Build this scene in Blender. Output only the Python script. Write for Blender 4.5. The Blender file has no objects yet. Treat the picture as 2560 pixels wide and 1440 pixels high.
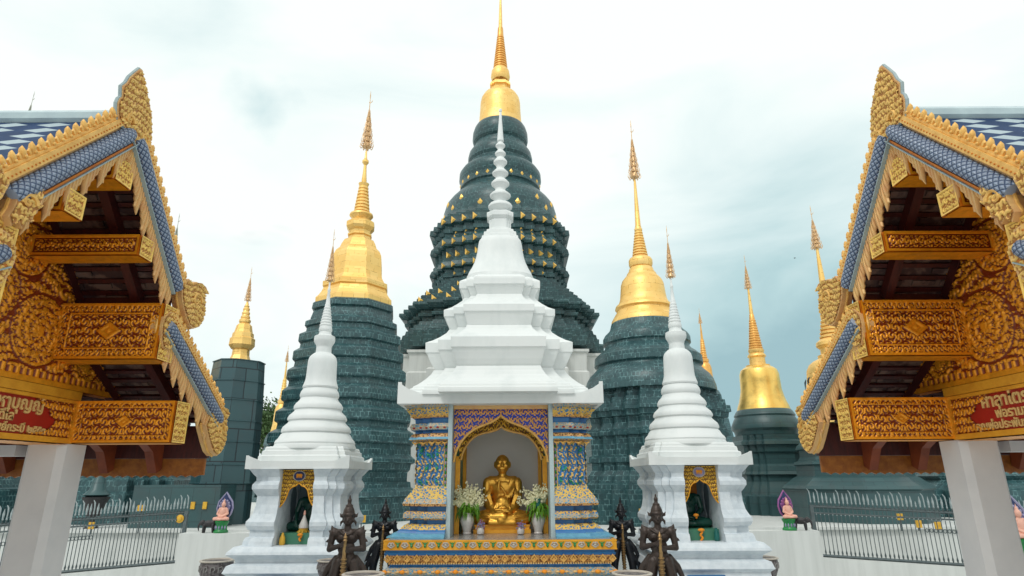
import bpy, bmesh, math, random
import numpy as np
from mathutils import Vector, Matrix
R = math.radians
random.seed(7)
SC = bpy.context.scene
COL = SC.collection

# ------------------------------------------------------------------ camera
CAM_Z, PITCH, ROLL, FPX = 2.2, 17.35, 0.25, 1520.0
cam = bpy.data.objects.new('camera', bpy.data.cameras.new('camera')); COL.objects.link(cam)
cam.data.sensor_width = 36.0; cam.data.lens = FPX / 2560 * 36.0
cam.data.clip_start = 0.05; cam.data.clip_end = 3000
CAMM = Matrix.Translation((0, 0, CAM_Z)) @ Matrix.Rotation(R(90 + PITCH), 4, 'X') @ Matrix.Rotation(R(-ROLL), 4, 'Z')
cam.matrix_world = CAMM
SC.camera = cam
CR0 = CAMM.to_3x3()
SC.view_settings.view_transform = 'Standard'; SC.view_settings.look = 'None'
SC.view_settings.exposure = 0.0; SC.view_settings.gamma = 1.0

# ------------------------------------------------------------------ world: bright overcast sky with drifting cloud
SUN_EL, SUN_AZ = 52.0, 205.0     # azimuth measured clockwise from +Y
world = bpy.data.worlds.new('World'); SC.world = world; world.use_nodes = True
wn, wl = world.node_tree.nodes, world.node_tree.links
wn.clear()
def wnode(t, **k):
    n = wn.new(t)
    for a, b in k.items(): setattr(n, a, b)
    return n
out = wnode('ShaderNodeOutputWorld')
sky = wnode('ShaderNodeTexSky', sky_type='NISHITA', sun_disc=False)
sky.sun_elevation = R(SUN_EL); sky.sun_rotation = R(SUN_AZ)
bg1 = wnode('ShaderNodeBackground'); bg1.inputs[1].default_value = 0.12
bg2 = wnode('ShaderNodeBackground'); bg2.inputs[1].default_value = 1.0
wl.new(sky.outputs[0], bg1.inputs[0])
tc = wnode('ShaderNodeTexCoord'); mp = wnode('ShaderNodeMapping'); mp.inputs['Scale'].default_value = (1.5, 1.5, 4.2)
mp.inputs['Rotation'].default_value = (0.0, 0.25, 0.3)
wl.new(tc.outputs['Generated'], mp.inputs[0])
nz = wnode('ShaderNodeTexNoise'); nz.inputs['Scale'].default_value = 1.25; nz.inputs['Detail'].default_value = 6; nz.inputs['Roughness'].default_value = 0.52
nz.inputs['Distortion'].default_value = 0.5
wl.new(mp.outputs[0], nz.inputs[0])
sep = wnode('ShaderNodeSeparateXYZ'); wl.new(tc.outputs['Generated'], sep.inputs[0])
def wmath(op, a, b=None, clamp=False):
    m = wnode('ShaderNodeMath', operation=op); m.use_clamp = clamp
    for i, v in enumerate([a, b]):
        if v is None: continue
        if isinstance(v, (int, float)): m.inputs[i].default_value = v
        else: wl.new(v, m.inputs[i])
    return m.outputs[0]
gx = wmath('MULTIPLY', wmath('ADD', sep.outputs[0], 0.03), 2.6, True)         # heavier cloud to the right ...
gz = wmath('MULTIPLY', wmath('SUBTRACT', 0.60, sep.outputs[2]), 2.3, True)    # ... and low down
gy = wmath('MULTIPLY', wmath('ADD', sep.outputs[1], 0.1), 3.0, True)
grad = wmath('MULTIPLY', wmath('MULTIPLY', gx, gz), gy)
lowl = wmath('MULTIPLY', wmath('MULTIPLY', wmath('SUBTRACT', 0.35, sep.outputs[2]), 1.1, True), gy)
dark = wmath('ADD', wmath('ADD', wmath('MULTIPLY', wmath('SUBTRACT', nz.outputs[0], 0.535), 1.6), wmath('MULTIPLY', grad, 1.0)), wmath('MULTIPLY', lowl, 0.7))
# one small thinner patch in the cloud, high on the left
pd = CR0 @ Vector(((650 - 1280) / FPX, (720 - 262) / FPX, -1.0)); pd.normalize(); pd += Vector((0.045, 0.045, 0.045))
vd = wnode('ShaderNodeVectorMath', operation='DISTANCE'); vd.inputs[1].default_value = pd
wadd = wnode('ShaderNodeVectorMath', operation='ADD'); wsc = wnode('ShaderNodeVectorMath', operation='SCALE'); wsc.inputs['Scale'].default_value = 0.09
nzp = wnode('ShaderNodeTexNoise'); nzp.inputs['Scale'].default_value = 14; nzp.inputs['Detail'].default_value = 4; wl.new(tc.outputs['Generated'], nzp.inputs[0])
wl.new(nzp.outputs[1], wsc.inputs[0]); wl.new(tc.outputs['Generated'], wadd.inputs[0]); wl.new(wsc.outputs[0], wadd.inputs[1]); wl.new(wadd.outputs[0], vd.inputs[0])
patch = wmath('MULTIPLY', wmath('SUBTRACT', 0.052, vd.outputs['Value']), 8.0, True)
dark = wmath('ADD', dark, patch)
ramp = wnode('ShaderNodeValToRGB'); wl.new(dark, ramp.inputs[0])
e = ramp.color_ramp.elements
e[0].position = 0.0; e[0].color = (0.99, 1.03, 1.01, 1)
e[1].position = 1.0; e[1].color = (0.36, 0.55, 0.60, 1)
x = e.new(0.18); x.color = (0.89, 0.99, 0.98, 1)
x = e.new(0.45); x.color = (0.72, 0.87, 0.88, 1)
x = e.new(0.75); x.color = (0.50, 0.70, 0.73, 1)
wl.new(ramp.outputs[0], bg2.inputs[0])
msh = wnode('ShaderNodeMixShader')
gap = wnode('ShaderNodeTexNoise'); gap.inputs['Scale'].default_value = 2.4; gap.inputs['Detail'].default_value = 4
wl.new(mp.outputs[0], gap.inputs[0])
cover = wmath('SUBTRACT', 1.0, wmath('MULTIPLY', wmath('SUBTRACT', gap.outputs[0], 0.66), 2.0, True))
wl.new(cover, msh.inputs[0]); wl.new(bg1.outputs[0], msh.inputs[1]); wl.new(bg2.outputs[0], msh.inputs[2])
wl.new(msh.outputs[0], out.inputs[0])

sun = bpy.data.objects.new('sun', bpy.data.lights.new('sun', 'SUN')); COL.objects.link(sun)
sun.data.energy = 1.1; sun.data.angle = R(14); sun.data.color = (1.0, 0.98, 0.93)
az = R(SUN_AZ)
sd = Vector((math.sin(az) * math.cos(R(SUN_EL)), math.cos(az) * math.cos(R(SUN_EL)), math.sin(R(SUN_EL))))
sun.rotation_euler = sd.to_track_quat('Z', 'Y').to_euler()

# ------------------------------------------------------------------ photo measuring helpers (photograph pixels, 2560 x 1440)
CP = Vector((0, 0, CAM_Z)); CR = CAMM.to_3x3()
def ray(u, v): return CR @ Vector(((u - 1280) / FPX, (720 - v) / FPX, -1.0))
def at(u, v, x=None, y=None, z=None):
    d = ray(u, v)
    s = (x - CP.x) / d.x if x is not None else (y - CP.y) / d.y if y is not None else (z - CP.z) / d.z
    return CP + d * s
def zat(v, y, u=1280): return at(u, v, y=y).z
def depth(p): return -(CR.inverted() @ (Vector(p) - CP)).z

# ------------------------------------------------------------------ mesh building
class MB:
    def __init__(s): s.v = []; s.f = []; s.m = []; s.uv = []
    def vert(s, p): s.v.append(tuple(p)); return len(s.v) - 1
    def face(s, idx, m=0, uv=None): s.f.append(tuple(idx)); s.m.append(m); s.uv.append(uv)
    def box(s, x0, x1, y0, y1, z0, z1, m=0):
        if x0 > x1: x0, x1 = x1, x0
        if y0 > y1: y0, y1 = y1, y0
        b = len(s.v)
        for z in (z0, z1):
            for p in ((x0, y0), (x1, y0), (x1, y1), (x0, y1)): s.v.append((p[0], p[1], z))
        for q in ((0, 3, 2, 1), (4, 5, 6, 7), (0, 1, 5, 4), (1, 2, 6, 5), (2, 3, 7, 6), (3, 0, 4, 7)):
            pts = [s.v[b + i] for i in q]
            if q in ((0, 3, 2, 1), (4, 5, 6, 7)): uv = [(p[0], p[1]) for p in pts]
            elif pts[0][1] == pts[1][1]: uv = [(p[0], p[2]) for p in pts]
            else: uv = [(p[1], p[2]) for p in pts]
            s.face([b + i for i in q], m, uv)
    def prism(s, pts, axis, a0, a1, m=0, mcap=None):
        """polygon (list of 2d points) extruded along axis: 'x' -> pts are (y,z), 'y' -> (x,z), 'z' -> (x,y)"""
        n = len(pts); b = len(s.v)
        def P(p, a): return {'x': (a, p[0], p[1]), 'y': (p[0], a, p[1]), 'z': (p[0], p[1], a)}[axis]
        for a in (a0, a1):
            for p in pts: s.v.append(P(p, a))
        area = sum(pts[i][0] * pts[(i + 1) % n][1] - pts[(i + 1) % n][0] * pts[i][1] for i in range(n))
        fl = (area > 0) ^ (a1 < a0) ^ (axis == 'y')
        c0 = list(range(b, b + n)); c1 = list(range(b + n, b + 2 * n))
        if mcap is None: mcap = m
        s.face(c0[::-1] if fl else c0, mcap, [tuple(q) for q in (pts[::-1] if fl else pts)])
        s.face(c1 if fl else c1[::-1], mcap, [tuple(q) for q in (pts if fl else pts[::-1])])
        L = 0
        for i in range(n):
            j = (i + 1) % n
            dl = math.dist(pts[i], pts[j]); q = [b + i, b + j, b + n + j, b + n + i]; uv = [(L, a0), (L + dl, a0), (L + dl, a1), (L, a1)]
            if not fl: q = q[::-1]; uv = uv[::-1]
            s.face(q, m, uv); L += dl
    def loft(s, outline, rows, cx=0, cy=0, cap=True, tile=True, closed_uv=True):
        """outline: unit ccw plan points; rows: (r, z, material of the band above this row) bottom to top"""
        n = len(outline); b = len(s.v)
        per = [0]
        for i in range(n): per.append(per[-1] + math.dist(outline[i], outline[(i + 1) % n]))
        arc = 0; rm = max(r[0] for r in rows); pv = None
        for k, row in enumerate(rows):
            r, z = row[0], row[1]
            if k: arc += math.hypot(r - rows[k - 1][0], z - rows[k - 1][1])
            for p in outline: s.v.append((cx + p[0] * r, cy + p[1] * r, z))
            if k:
                m = rows[k - 1][2] if len(rows[k - 1]) > 2 else 0
                for i in range(n):
                    j = (i + 1) % n; rr = max(r, rows[k - 1][0])
                    s.face((b + (k - 1) * n + i, b + (k - 1) * n + j, b + k * n + j, b + k * n + i), m,
                           [(per[i] * rr, pv), (per[i + 1] * rr, pv), (per[i + 1] * rr, arc), (per[i] * rr, arc)])
            pv = arc
        if cap:
            s.face([b + i for i in range(n)][::-1], rows[0][2] if len(rows[0]) > 2 else 0)
            s.face([b + (len(rows) - 1) * n + i for i in range(n)], rows[-2][2] if len(rows[-2]) > 2 else 0)
    def rloft(s, x0, x1, y0, y1, rows, m=0):
        """rectangle plan loft; rows (offset, z, material)"""
        b = len(s.v); arc = 0
        for k, row in enumerate(rows):
            o, z = row[0], row[1]
            for p in ((x0 - o, y0 - o), (x1 + o, y0 - o), (x1 + o, y1 + o), (x0 - o, y1 + o)): s.v.append((p[0], p[1], z))
            if k:
                d = math.hypot(o - rows[k - 1][0], z - rows[k - 1][1]); mm = rows[k - 1][2] if len(rows[k - 1]) > 2 else m
                for i in range(4):
                    j = (i + 1) % 4; A = s.v[b + (k - 1) * 4 + i]; B = s.v[b + (k - 1) * 4 + j]
                    ua, ub = (A[0], B[0]) if i % 2 == 0 else (A[1], B[1])
                    s.face((b + (k - 1) * 4 + i, b + (k - 1) * 4 + j, b + k * 4 + j, b + k * 4 + i), mm, [(ua, arc), (ub, arc), (ub, arc + d), (ua, arc + d)])
                arc += d
        s.face((b + 3, b + 2, b + 1, b), rows[0][2] if len(rows[0]) > 2 else m)
        t = b + 4 * (len(rows) - 1)
        s.face((t, t + 1, t + 2, t + 3), rows[-2][2] if len(rows[-2]) > 2 else m)
    def tube(s, pts, rad, n=8, m=0, sq=1.0, up=None):
        """tube along 3d points, radius per point"""
        pts = [Vector(p) for p in pts]; b = len(s.v)
        if isinstance(rad, (int, float)): rad = [rad] * len(pts)
        pu = up or Vector((0.13, 0.31, 0.94)); L = 0
        for k, p in enumerate(pts):
            t = (pts[min(k + 1, len(pts) - 1)] - pts[max(k - 1, 0)]).normalized()
            a = t.cross(pu)
            if a.length < 1e-4: a = t.cross(Vector((1, 0.2, 0)))
            a.normalize(); c = a.cross(t).normalized()
            if up is None: pu = c
            if k: L0 = L; L += (p - pts[k - 1]).length
            for i in range(n):
                g = 2 * math.pi * i / n
                s.v.append(tuple(p + a * math.cos(g) * rad[k] + c * math.sin(g) * rad[k] * sq))
            if k:
                for i in range(n):
                    j = (i + 1) % n; w = 2 * math.pi * max(rad) / n
                    s.face((b + (k - 1) * n + i, b + k * n + i, b + k * n + j, b + (k - 1) * n + j), m, [(L0, i * w), (L, i * w), (L, (i + 1) * w), (L0, (i + 1) * w)])
        s.face([b + i for i in range(n)], m); s.face([b + (len(pts) - 1) * n + i for i in range(n)][::-1], m)
    def lathe(s, prof, cx=0, cy=0, n=24, m=0): s.loft(ROUND(n), [(max(r, 1e-4), z, m) for r, z in prof], cx, cy)
    def ball(s, c, r, n=10, m=0):
        if isinstance(r, (int, float)): r = (r, r, r)
        b = len(s.v); k = n // 2 + 1
        for j in range(k + 1):
            a = math.pi * j / k
            for i in range(n):
                g = 2 * math.pi * i / n; sa = max(math.sin(a), 1e-3)
                s.v.append((c[0] + r[0] * sa * math.cos(g), c[1] + r[1] * sa * math.sin(g), c[2] - r[2] * math.cos(a)))
        for j in range(k):
            for i in range(n):
                q = (i + 1) % n
                s.face((b + j * n + i, b + j * n + q, b + (j + 1) * n + q, b + (j + 1) * n + i), m)
        s.face([b + i for i in range(n)][::-1], m); s.face([b + k * n + i for i in range(n)], m)
    def xform(s, M, start=0):
        for i in range(start, len(s.v)): s.v[i] = tuple(M @ Vector(s.v[i]))
    def mesh(s, name, mats, smooth=None):
        me = bpy.data.meshes.new(name); me.from_pydata(s.v, [], s.f)
        for m in (mats if isinstance(mats, (list, tuple)) else [mats]): me.materials.append(m)
        me.polygons.foreach_set('material_index', s.m)
        if any(u is not None for u in s.uv):
            l = me.uv_layers.new(name='UVMap'); d = []
            for f, u in zip(s.f, s.uv):
                for i in range(len(f)): d += list(u[i]) if u is not None else [0.0, 0.0]
            l.data.foreach_set('uv', d)
        me.update()
        if smooth:
            me.polygons.foreach_set('use_smooth', [True] * len(s.f)); me.set_sharp_from_angle(angle=R(smooth))
        return me
    def build(s, name, mats, parent=None, smooth=None, loc=None, flipx=False):
        if flipx: s.v = [(-p[0], p[1], p[2]) for p in s.v]; s.f = [f[::-1] for f in s.f]; s.uv = [None if u is None else u[::-1] for u in s.uv]
        o = bpy.data.objects.new(name, s.mesh(name, mats, smooth)); COL.objects.link(o)
        if parent is not None: o.parent = parent; 
        if parent is not None and loc is None:
            # geometry is written in world coordinates: bring it into the parent's frame
            w = Vector((0, 0, 0)); p = parent
            while p is not None: w += p.location; p = p.parent
            for vv in o.data.vertices: vv.co -= w
        if loc is not None: o.location = loc
        return o

def ROUND(n=40, ph=0.0): return [(math.cos(2 * math.pi * (i + ph) / n), math.sin(2 * math.pi * (i + ph) / n)) for i in range(n)]
def OCT(ph=22.5, k=None): return [(math.cos(R(ph + 45 * i)) * (k or 1 / math.cos(R(22.5))), math.sin(R(ph + 45 * i)) * (k or 1 / math.cos(R(22.5)))) for i in range(8)]
def REDENT(n=3, f=0.5):
    st = (1 - f) / n; q = [(1, f)]
    for i in range(n): q += [(1 - (i + 1) * st, f + i * st), (1 - (i + 1) * st, f + (i + 1) * st)]
    q = q[:-1] + [(f, 1)]
    res = []
    for k in range(4):
        a = k * math.pi / 2; c, s_ = round(math.cos(a)), round(math.sin(a))
        res += [(c * p[0] - s_ * p[1], s_ * p[0] + c * p[1]) for p in q]
    return res
def STEPPED():
    q = [(1, .35), (.93, .35), (.93, .5), (.86, .5), (.86, .65), (.79, .65), (.79, .79), (.65, .79), (.65, .86), (.5, .86), (.5, .93), (.35, .93), (.35, 1)]; res = []
    for k in range(4):
        c, s_ = ((1, 0), (0, 1), (-1, 0), (0, -1))[k]
        res += [(c * p[0] - s_ * p[1], s_ * p[0] + c * p[1]) for p in q]
    return res
def TWELVE():   # octagon with small re-entrant corners
    o = OCT(); res = []
    for i in range(8):
        a = Vector(o[i]); b = Vector(o[(i + 1) % 8]); t = (b - a).normalized(); c = a.normalized()
        res += [a + t * 0.10 - c * 0.02, b - t * 0.10 - b.normalized() * 0.02]
    return [(p[0], p[1]) for p in res]

def tag(o, label=None, cat=None, group=None, kind=None):
    if label: o['label'] = label
    if cat: o['category'] = cat
    if group: o['group'] = group
    if kind: o['kind'] = kind
    return o
def empty(name, loc, label, cat, group=None):
    o = bpy.data.objects.new(name, None); COL.objects.link(o); o.location = loc; o.empty_display_size = 0.2
    return tag(o, label, cat, group)
def copy_tree(o, parent=None):
    c = o.copy(); COL.objects.link(c); c.parent = parent
    for ch in list(o.children): copy_tree(ch, c)
    return c

# ------------------------------------------------------------------ materials
def newmat(name):
    m = bpy.data.materials.new(name); m.use_nodes = True
    nt = m.node_tree; return m, nt.nodes, nt.links, nt.nodes['Principled BSDF']
def nmath(N, L, op, a, b=None, clamp=False):
    m = N.new('ShaderNodeMath'); m.operation = op; m.use_clamp = clamp
    for i, v in enumerate([a, b]):
        if v is None: continue
        if isinstance(v, (int, float)): m.inputs[i].default_value = v
        else: L.new(v, m.inputs[i])
    return m.outputs[0]
def nmix(N, L, fac, a, b):
    m = N.new('ShaderNodeMix'); m.data_type = 'RGBA'
    if isinstance(fac, (int, float)): m.inputs[0].default_value = fac
    else: L.new(fac, m.inputs[0])
    for i, v in ((6, a), (7, b)):
        if isinstance(v, tuple): m.inputs[i].default_value = (*v[:3], 1)
        else: L.new(v, m.inputs[i])
    return m.outputs[2]
def noise(N, L, scale, detail=4, rough=0.55, coord='Object', sc=None):
    t = N.new('ShaderNodeTexCoord'); n = N.new('ShaderNodeTexNoise'); n.inputs['Scale'].default_value = scale
    n.inputs['Detail'].default_value = detail; n.inputs['Roughness'].default_value = rough
    if sc:
        mp = N.new('ShaderNodeMapping'); mp.inputs['Scale'].default_value = sc; L.new(t.outputs[coord], mp.inputs[0]); L.new(mp.outputs[0], n.inputs[0])
    else: L.new(t.outputs[coord], n.inputs[0])
    return n.outputs[0]
def ramp01(N, L, v, a, b):
    r = N.new('ShaderNodeMapRange'); L.new(v, r.inputs[0]); r.inputs[1].default_value = a; r.inputs[2].default_value = b; return r.outputs[0]
def bump(N, L, B, h, strength=0.3, dist=0.02):
    b = N.new('ShaderNodeBump'); b.inputs['Strength'].default_value = strength; b.inputs['Distance'].default_value = dist
    L.new(h, b.inputs['Height']); L.new(b.outputs[0], B.inputs['Normal'])

def mat_plain(name, c1, c2=None, rough=0.6, metal=0.0, scale=6.0, lo=0.35, hi=0.7, bs=0.15, bd=0.01, spec=None, sc=None):
    m, N, L, B = newmat(name)
    B.inputs['Roughness'].default_value = rough; B.inputs['Metallic'].default_value = metal
    n = noise(N, L, scale, 5, 0.6, sc=sc)
    L.new(nmix(N, L, ramp01(N, L, n, lo, hi), c1, c2 or tuple(x * 0.8 for x in c1)), B.inputs['Base Color'])
    if bs: bump(N, L, B, n, bs, bd)
    if spec is not None: B.inputs['Specular IOR Level'].default_value = spec
    return m
def mat_tile(name, c1, c2, cm, bw, bh, mortar=0.012, rough=0.45, bs=0.5, bd=0.02, metal=0.0, weather=(0.05, 0.045, 0.04), wf=0.5, mfade=True, off=0.5):
    """brick-laid cladding, laid out by the surface's own UVs in metres"""
    m, N, L, B = newmat(name)
    t = N.new('ShaderNodeTexCoord'); b = N.new('ShaderNodeTexBrick')
    L.new(t.outputs['UV'], b.inputs['Vector']); b.offset = off
    b.inputs['Scale'].default_value = 1.0; b.inputs['Brick Width'].default_value = bw; b.inputs['Row Height'].default_value = bh
    b.inputs['Mortar Size'].default_value = mortar; b.inputs['Mortar Smooth'].default_value = 0.2
    b.inputs['Color1'].default_value = (*c1, 1); b.inputs['Color2'].default_value = (*c2, 1); b.inputs['Mortar'].default_value = (*cm, 1)
    n1 = noise(N, L, 0.9, 5, 0.65); n2 = noise(N, L, 7.0, 4, 0.6)
    col = b.outputs['Color']
    if mfade:   # grout shows only here and there
        b2 = N.new('ShaderNodeTexBrick'); b2.offset = off; L.new(t.outputs['UV'], b2.inputs['Vector'])
        for k in ('Scale', 'Brick Width', 'Row Height'): b2.inputs[k].default_value = b.inputs[k].default_value
        b2.inputs['Mortar Size'].default_value = 0.0
        b2.inputs['Color1'].default_value = (*c1, 1); b2.inputs['Color2'].default_value = (*c2, 1)
        col = nmix(N, L, ramp01(N, L, n2, 0.45, 0.6), b2.outputs['Color'], col)
    col = nmix(N, L, nmath(N, L, 'MULTIPLY', ramp01(N, L, n1, 0.5, 0.75), wf), col, weather)
    L.new(col, B.inputs['Base Color'])
    L.new(ramp01(N, L, n2, 0.2, 0.8), B.inputs['Roughness'])
    r = N.new('ShaderNodeMapRange'); L.new(n2, r.inputs[0]); r.inputs[3].default_value = rough - 0.12; r.inputs[4].default_value = rough + 0.15
    L.new(r.outputs[0], B.inputs['Roughness']); B.inputs['Metallic'].default_value = metal
    inv = nmath(N, L, 'SUBTRACT', 1.0, b.outputs['Fac']); h = nmath(N, L, 'ADD', inv, nmath(N, L, 'MULTIPLY', n2, 0.4))
    bump(N, L, B, h, bs, bd)
    return m
def mat_relief(name, lo, hi, rough=0.38, metal=0.6, accent=None, a0=0.25, a1=0.6, ascale=9.0):
    """carved work: the painted ground lies in the recesses (mesh attribute h = carving height)"""
    m, N, L, B = newmat(name)
    a = N.new('ShaderNodeAttribute'); a.attribute_name = 'h'
    f = ramp01(N, L, a.outputs['Fac'], a0, a1); n = noise(N, L, 14, 4)
    top = nmix(N, L, ramp01(N, L, n, 0.35, 0.7), hi, tuple(x * 0.72 for x in hi))
    if accent:
        n3 = noise(N, L, ascale, 0)
        top = nmix(N, L, ramp01(N, L, n3, 0.60, 0.64), top, accent)
    L.new(nmix(N, L, f, lo, top), B.inputs['Base Color'])
    L.new(nmath(N, L, 'MULTIPLY', f, metal), B.inputs['Metallic'])
    B.inputs['Roughness'].default_value = rough
    bump(N, L, B, noise(N, L, 60, 3), 0.25, 0.004)
    return m
def mat_lattice(name, dark, light, su, sv, w=0.09, rough=0.35, metal=0.0):
    """scale / diamond lattice by UV in metres"""
    m, N, L, B = newmat(name)
    t = N.new('ShaderNodeTexCoord'); s = N.new('ShaderNodeSeparateXYZ'); L.new(t.outputs['UV'], s.inputs[0])
    def tri(o, sc):
        fr = nmath(N, L, 'FRACT', nmath(N, L, 'MULTIPLY', o, 1 / sc)); return nmath(N, L, 'ABSOLUTE', nmath(N, L, 'SUBTRACT', fr, 0.5))
    d = nmath(N, L, 'ADD', tri(s.outputs[0], su), tri(s.outputs[1], sv))
    e_ = nmath(N, L, 'MULTIPLY', nmath(N, L, 'ABSOLUTE', nmath(N, L, 'SUBTRACT', d, 0.5)), 2.0)
    f = ramp01(N, L, e_, w, w + 0.35); n = noise(N, L, 9, 3)
    L.new(nmix(N, L, f, dark, nmix(N, L, n, light, tuple(x * 0.7 for x in light))), B.inputs['Base Color'])
    B.inputs['Roughness'].default_value = rough; B.inputs['Metallic'].default_value = metal
    bump(N, L, B, e_, 0.8, 0.02)
    return m
def mat_diamond(name, dark, light, su, sv, size):
    m, N, L, B = newmat(name)
    t = N.new('ShaderNodeTexCoord'); s = N.new('ShaderNodeSeparateXYZ'); L.new(t.outputs['UV'], s.inputs[0])
    def tri(o, sc):
        fr = nmath(N, L, 'FRACT', nmath(N, L, 'MULTIPLY', o, 1 / sc)); return nmath(N, L, 'ABSOLUTE', nmath(N, L, 'SUBTRACT', fr, 0.5))
    d = nmath(N, L, 'ADD', tri(s.outputs[0], su), tri(s.outputs[1], sv))
    f = ramp01(N, L, d, size + 0.02, size - 0.02)
    fr = nmath(N, L, 'FRACT', nmath(N, L, 'MULTIPLY', s.outputs[1], 2 / sv))
    n = noise(N, L, 6, 4)
    L.new(nmix(N, L, f, nmix(N, L, n, dark, tuple(x * 2.2 for x in dark)), nmix(N, L, n, light, tuple(x * 0.75 for x in light))), B.inputs['Base Color'])
    B.inputs['Roughness'].default_value = 0.65; B.inputs['Specular IOR Level'].default_value = 0.2
    bump(N, L, B, fr, 0.5, 0.01)
    return m

WHITE = mat_plain('white_render', (0.77, 0.80, 0.79), (0.60, 0.65, 0.645), 0.55, scale=2.6, lo=0.48, hi=0.85, bs=0.06, sc=(1, 1, 0.35))
WHITE_ROUGH = mat_plain('white_stucco', (0.71, 0.77, 0.81), (0.56, 0.63, 0.68), 0.7, scale=9, lo=0.4, hi=0.72, bs=0.5, bd=0.02)
WALLW = mat_plain('wall_render', (0.66, 0.68, 0.66), (0.56, 0.58, 0.56), 0.7, scale=2.5, lo=0.4, hi=0.75, bs=0.05, sc=(3, 3, 0.25))
PILLAR = mat_plain('pillar_paint', (0.68, 0.66, 0.65), (0.58, 0.57, 0.57), 0.6, scale=2, bs=0.04)
PAVE = mat_tile('white_paving', (0.62, 0.64, 0.63), (0.56, 0.58, 0.57), (0.40, 0.42, 0.42), 0.6, 0.6, 0.008, 0.35, 0.15, 0.004, mfade=False, weather=(0.45, 0.47, 0.46), off=0.0)
SLATE = mat_tile('dark_teal_tile', (0.031, 0.096, 0.104), (0.019, 0.062, 0.070), (0.13, 0.26, 0.27), 0.11, 0.135, 0.012, 0.36, 0.6, 0.03, weather=(0.045, 0.060, 0.060), wf=0.55)
SLATE_FAR = mat_tile('dark_teal_tile_large_tower', (0.028, 0.088, 0.092), (0.017, 0.056, 0.062), (0.10, 0.20, 0.21), 0.20, 0.20, 0.016, 0.36, 0.5, 0.025, weather=(0.036, 0.052, 0.052), wf=0.55)
SLATE_SLAB = mat_tile('dark_teal_slab', (0.040, 0.100, 0.110), (0.028, 0.078, 0.090), (0.008, 0.018, 0.024), 0.62, 0.9, 0.016, 0.35, 0.4, 0.01, mfade=False, weather=(0.06, 0.065, 0.065), wf=0.5)
SLATE_SMOOTH = mat_tile('smooth_teal_cladding', (0.042, 0.100, 0.104), (0.034, 0.084, 0.090), (0.022, 0.045, 0.05), 0.55, 0.4, 0.006, 0.4, 0.3, 0.01, mfade=False, weather=(0.06, 0.062, 0.062), wf=0.5)
GOLD = mat_tile('gold_leaf', (1.0, 0.69, 0.25), (0.95, 0.60, 0.18), (0.42, 0.22, 0.04), 0.34, 0.26, 0.006, 0.46, 0.22, 0.01, metal=0.65, weather=(0.74, 0.44, 0.10), wf=0.55, mfade=True)
GOLD_WORN = mat_tile('gold_leaf_tarnished', (1.0, 0.69, 0.20), (0.94, 0.60, 0.15), (0.4, 0.22, 0.05), 0.6, 0.5, 0.003, 0.34, 0.1, 0.01, metal=0.85, weather=(0.20, 0.15, 0.04), wf=0.9)
GOLD_ORANGE = mat_plain('orange_gold', (0.90, 0.50, 0.14), (0.76, 0.38, 0.09), 0.4, 0.6, scale=5, bs=0.1)
GOLD_STATUE = mat_plain('statue_gilding', (0.90, 0.50, 0.08), (0.72, 0.36, 0.05), 0.36, 0.75, scale=12, bs=0.12, bd=0.004)
GOLD_PAINT = mat_plain('gold_paint', (0.92, 0.45, 0.035), (0.72, 0.30, 0.02), 0.42, 0.3, scale=7, bs=0.15)
GOLD_DARK = mat_plain('brown_gold_paint', (0.72, 0.22, 0.010), (0.48, 0.12, 0.008), 0.45, 0.2, scale=9, bs=0.25)
COPPER = mat_plain('pale_copper_gilding', (0.84, 0.58, 0.32), (0.60, 0.38, 0.18), 0.42, 0.5, scale=16, bs=0.2)
SILVERG = mat_plain('weathered_finial_metal', (0.42, 0.42, 0.34), (0.28, 0.30, 0.26), 0.4, 0.8, scale=16, bs=0.2)
CARVED = mat_relief('carved_gilding', (0.22, 0.030, 0.004), (1.0, 0.39, 0.018), 0.36, 0.35)
CARVED_END = mat_relief('carved_pale_gilding', (0.46, 0.17, 0.02), (1.0, 0.64, 0.14), 0.4, 0.2)
CARVED_FIN = mat_relief('carved_sandy_gilding', (0.44, 0.18, 0.03), (0.96, 0.60, 0.16), 0.45, 0.1)
CARVED_SHRINE = mat_relief('carved_gold_on_brown', (0.16, 0.07, 0.010), (0.88, 0.50, 0.05), 0.38, 0.4)
CARVED_BLUE = mat_relief('carved_gold_on_blue', (0.015, 0.06, 0.46), (0.84, 0.42, 0.12), 0.4, 0.25, a0=0.3, a1=0.5)
PANEL_MIX = mat_relief('flame_ornament_on_blue', (0.03, 0.19, 0.46), (0.84, 0.56, 0.17), 0.42, 0.15, accent=(0.02, 0.28, 0.12), a0=0.3, a1=0.5, ascale=11)
SANDY = mat_plain('sandy_gold_paint', (0.88, 0.53, 0.15), (0.70, 0.37, 0.08), 0.5, 0.15, scale=18, bs=0.4, bd=0.01)
RIMGREY = mat_plain('blue_grey_edge_paint', (0.36, 0.44, 0.44), (0.26, 0.34, 0.36), 0.5, scale=12, bs=0.2)
EAVE = mat_plain('dark_brown_eave_gilding', (0.40, 0.14, 0.02), (0.24, 0.07, 0.012), 0.5, 0.1, scale=16, bs=0.5)  # darker, browner gilding for the eave boards
SANDY_PINK = mat_plain('sandy_pink_paint', (0.70, 0.38, 0.16), (0.80, 0.52, 0.20), 0.5, 0.1, scale=8, bs=0.4, bd=0.01)
SCALES = mat_lattice('blue_scales', (0.03, 0.065, 0.15), (0.38, 0.46, 0.60), 0.05, 0.045)
ROOF = mat_diamond('navy_roof_tiles_with_pale_diamonds', (0.010, 0.028, 0.075), (0.46, 0.56, 0.60), 0.34, 0.15, 0.40)
RIDGE = mat_plain('pale_ridge_cap', (0.50, 0.62, 0.64), (0.38, 0.48, 0.52), 0.4, scale=4, bs=0.1)
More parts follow.
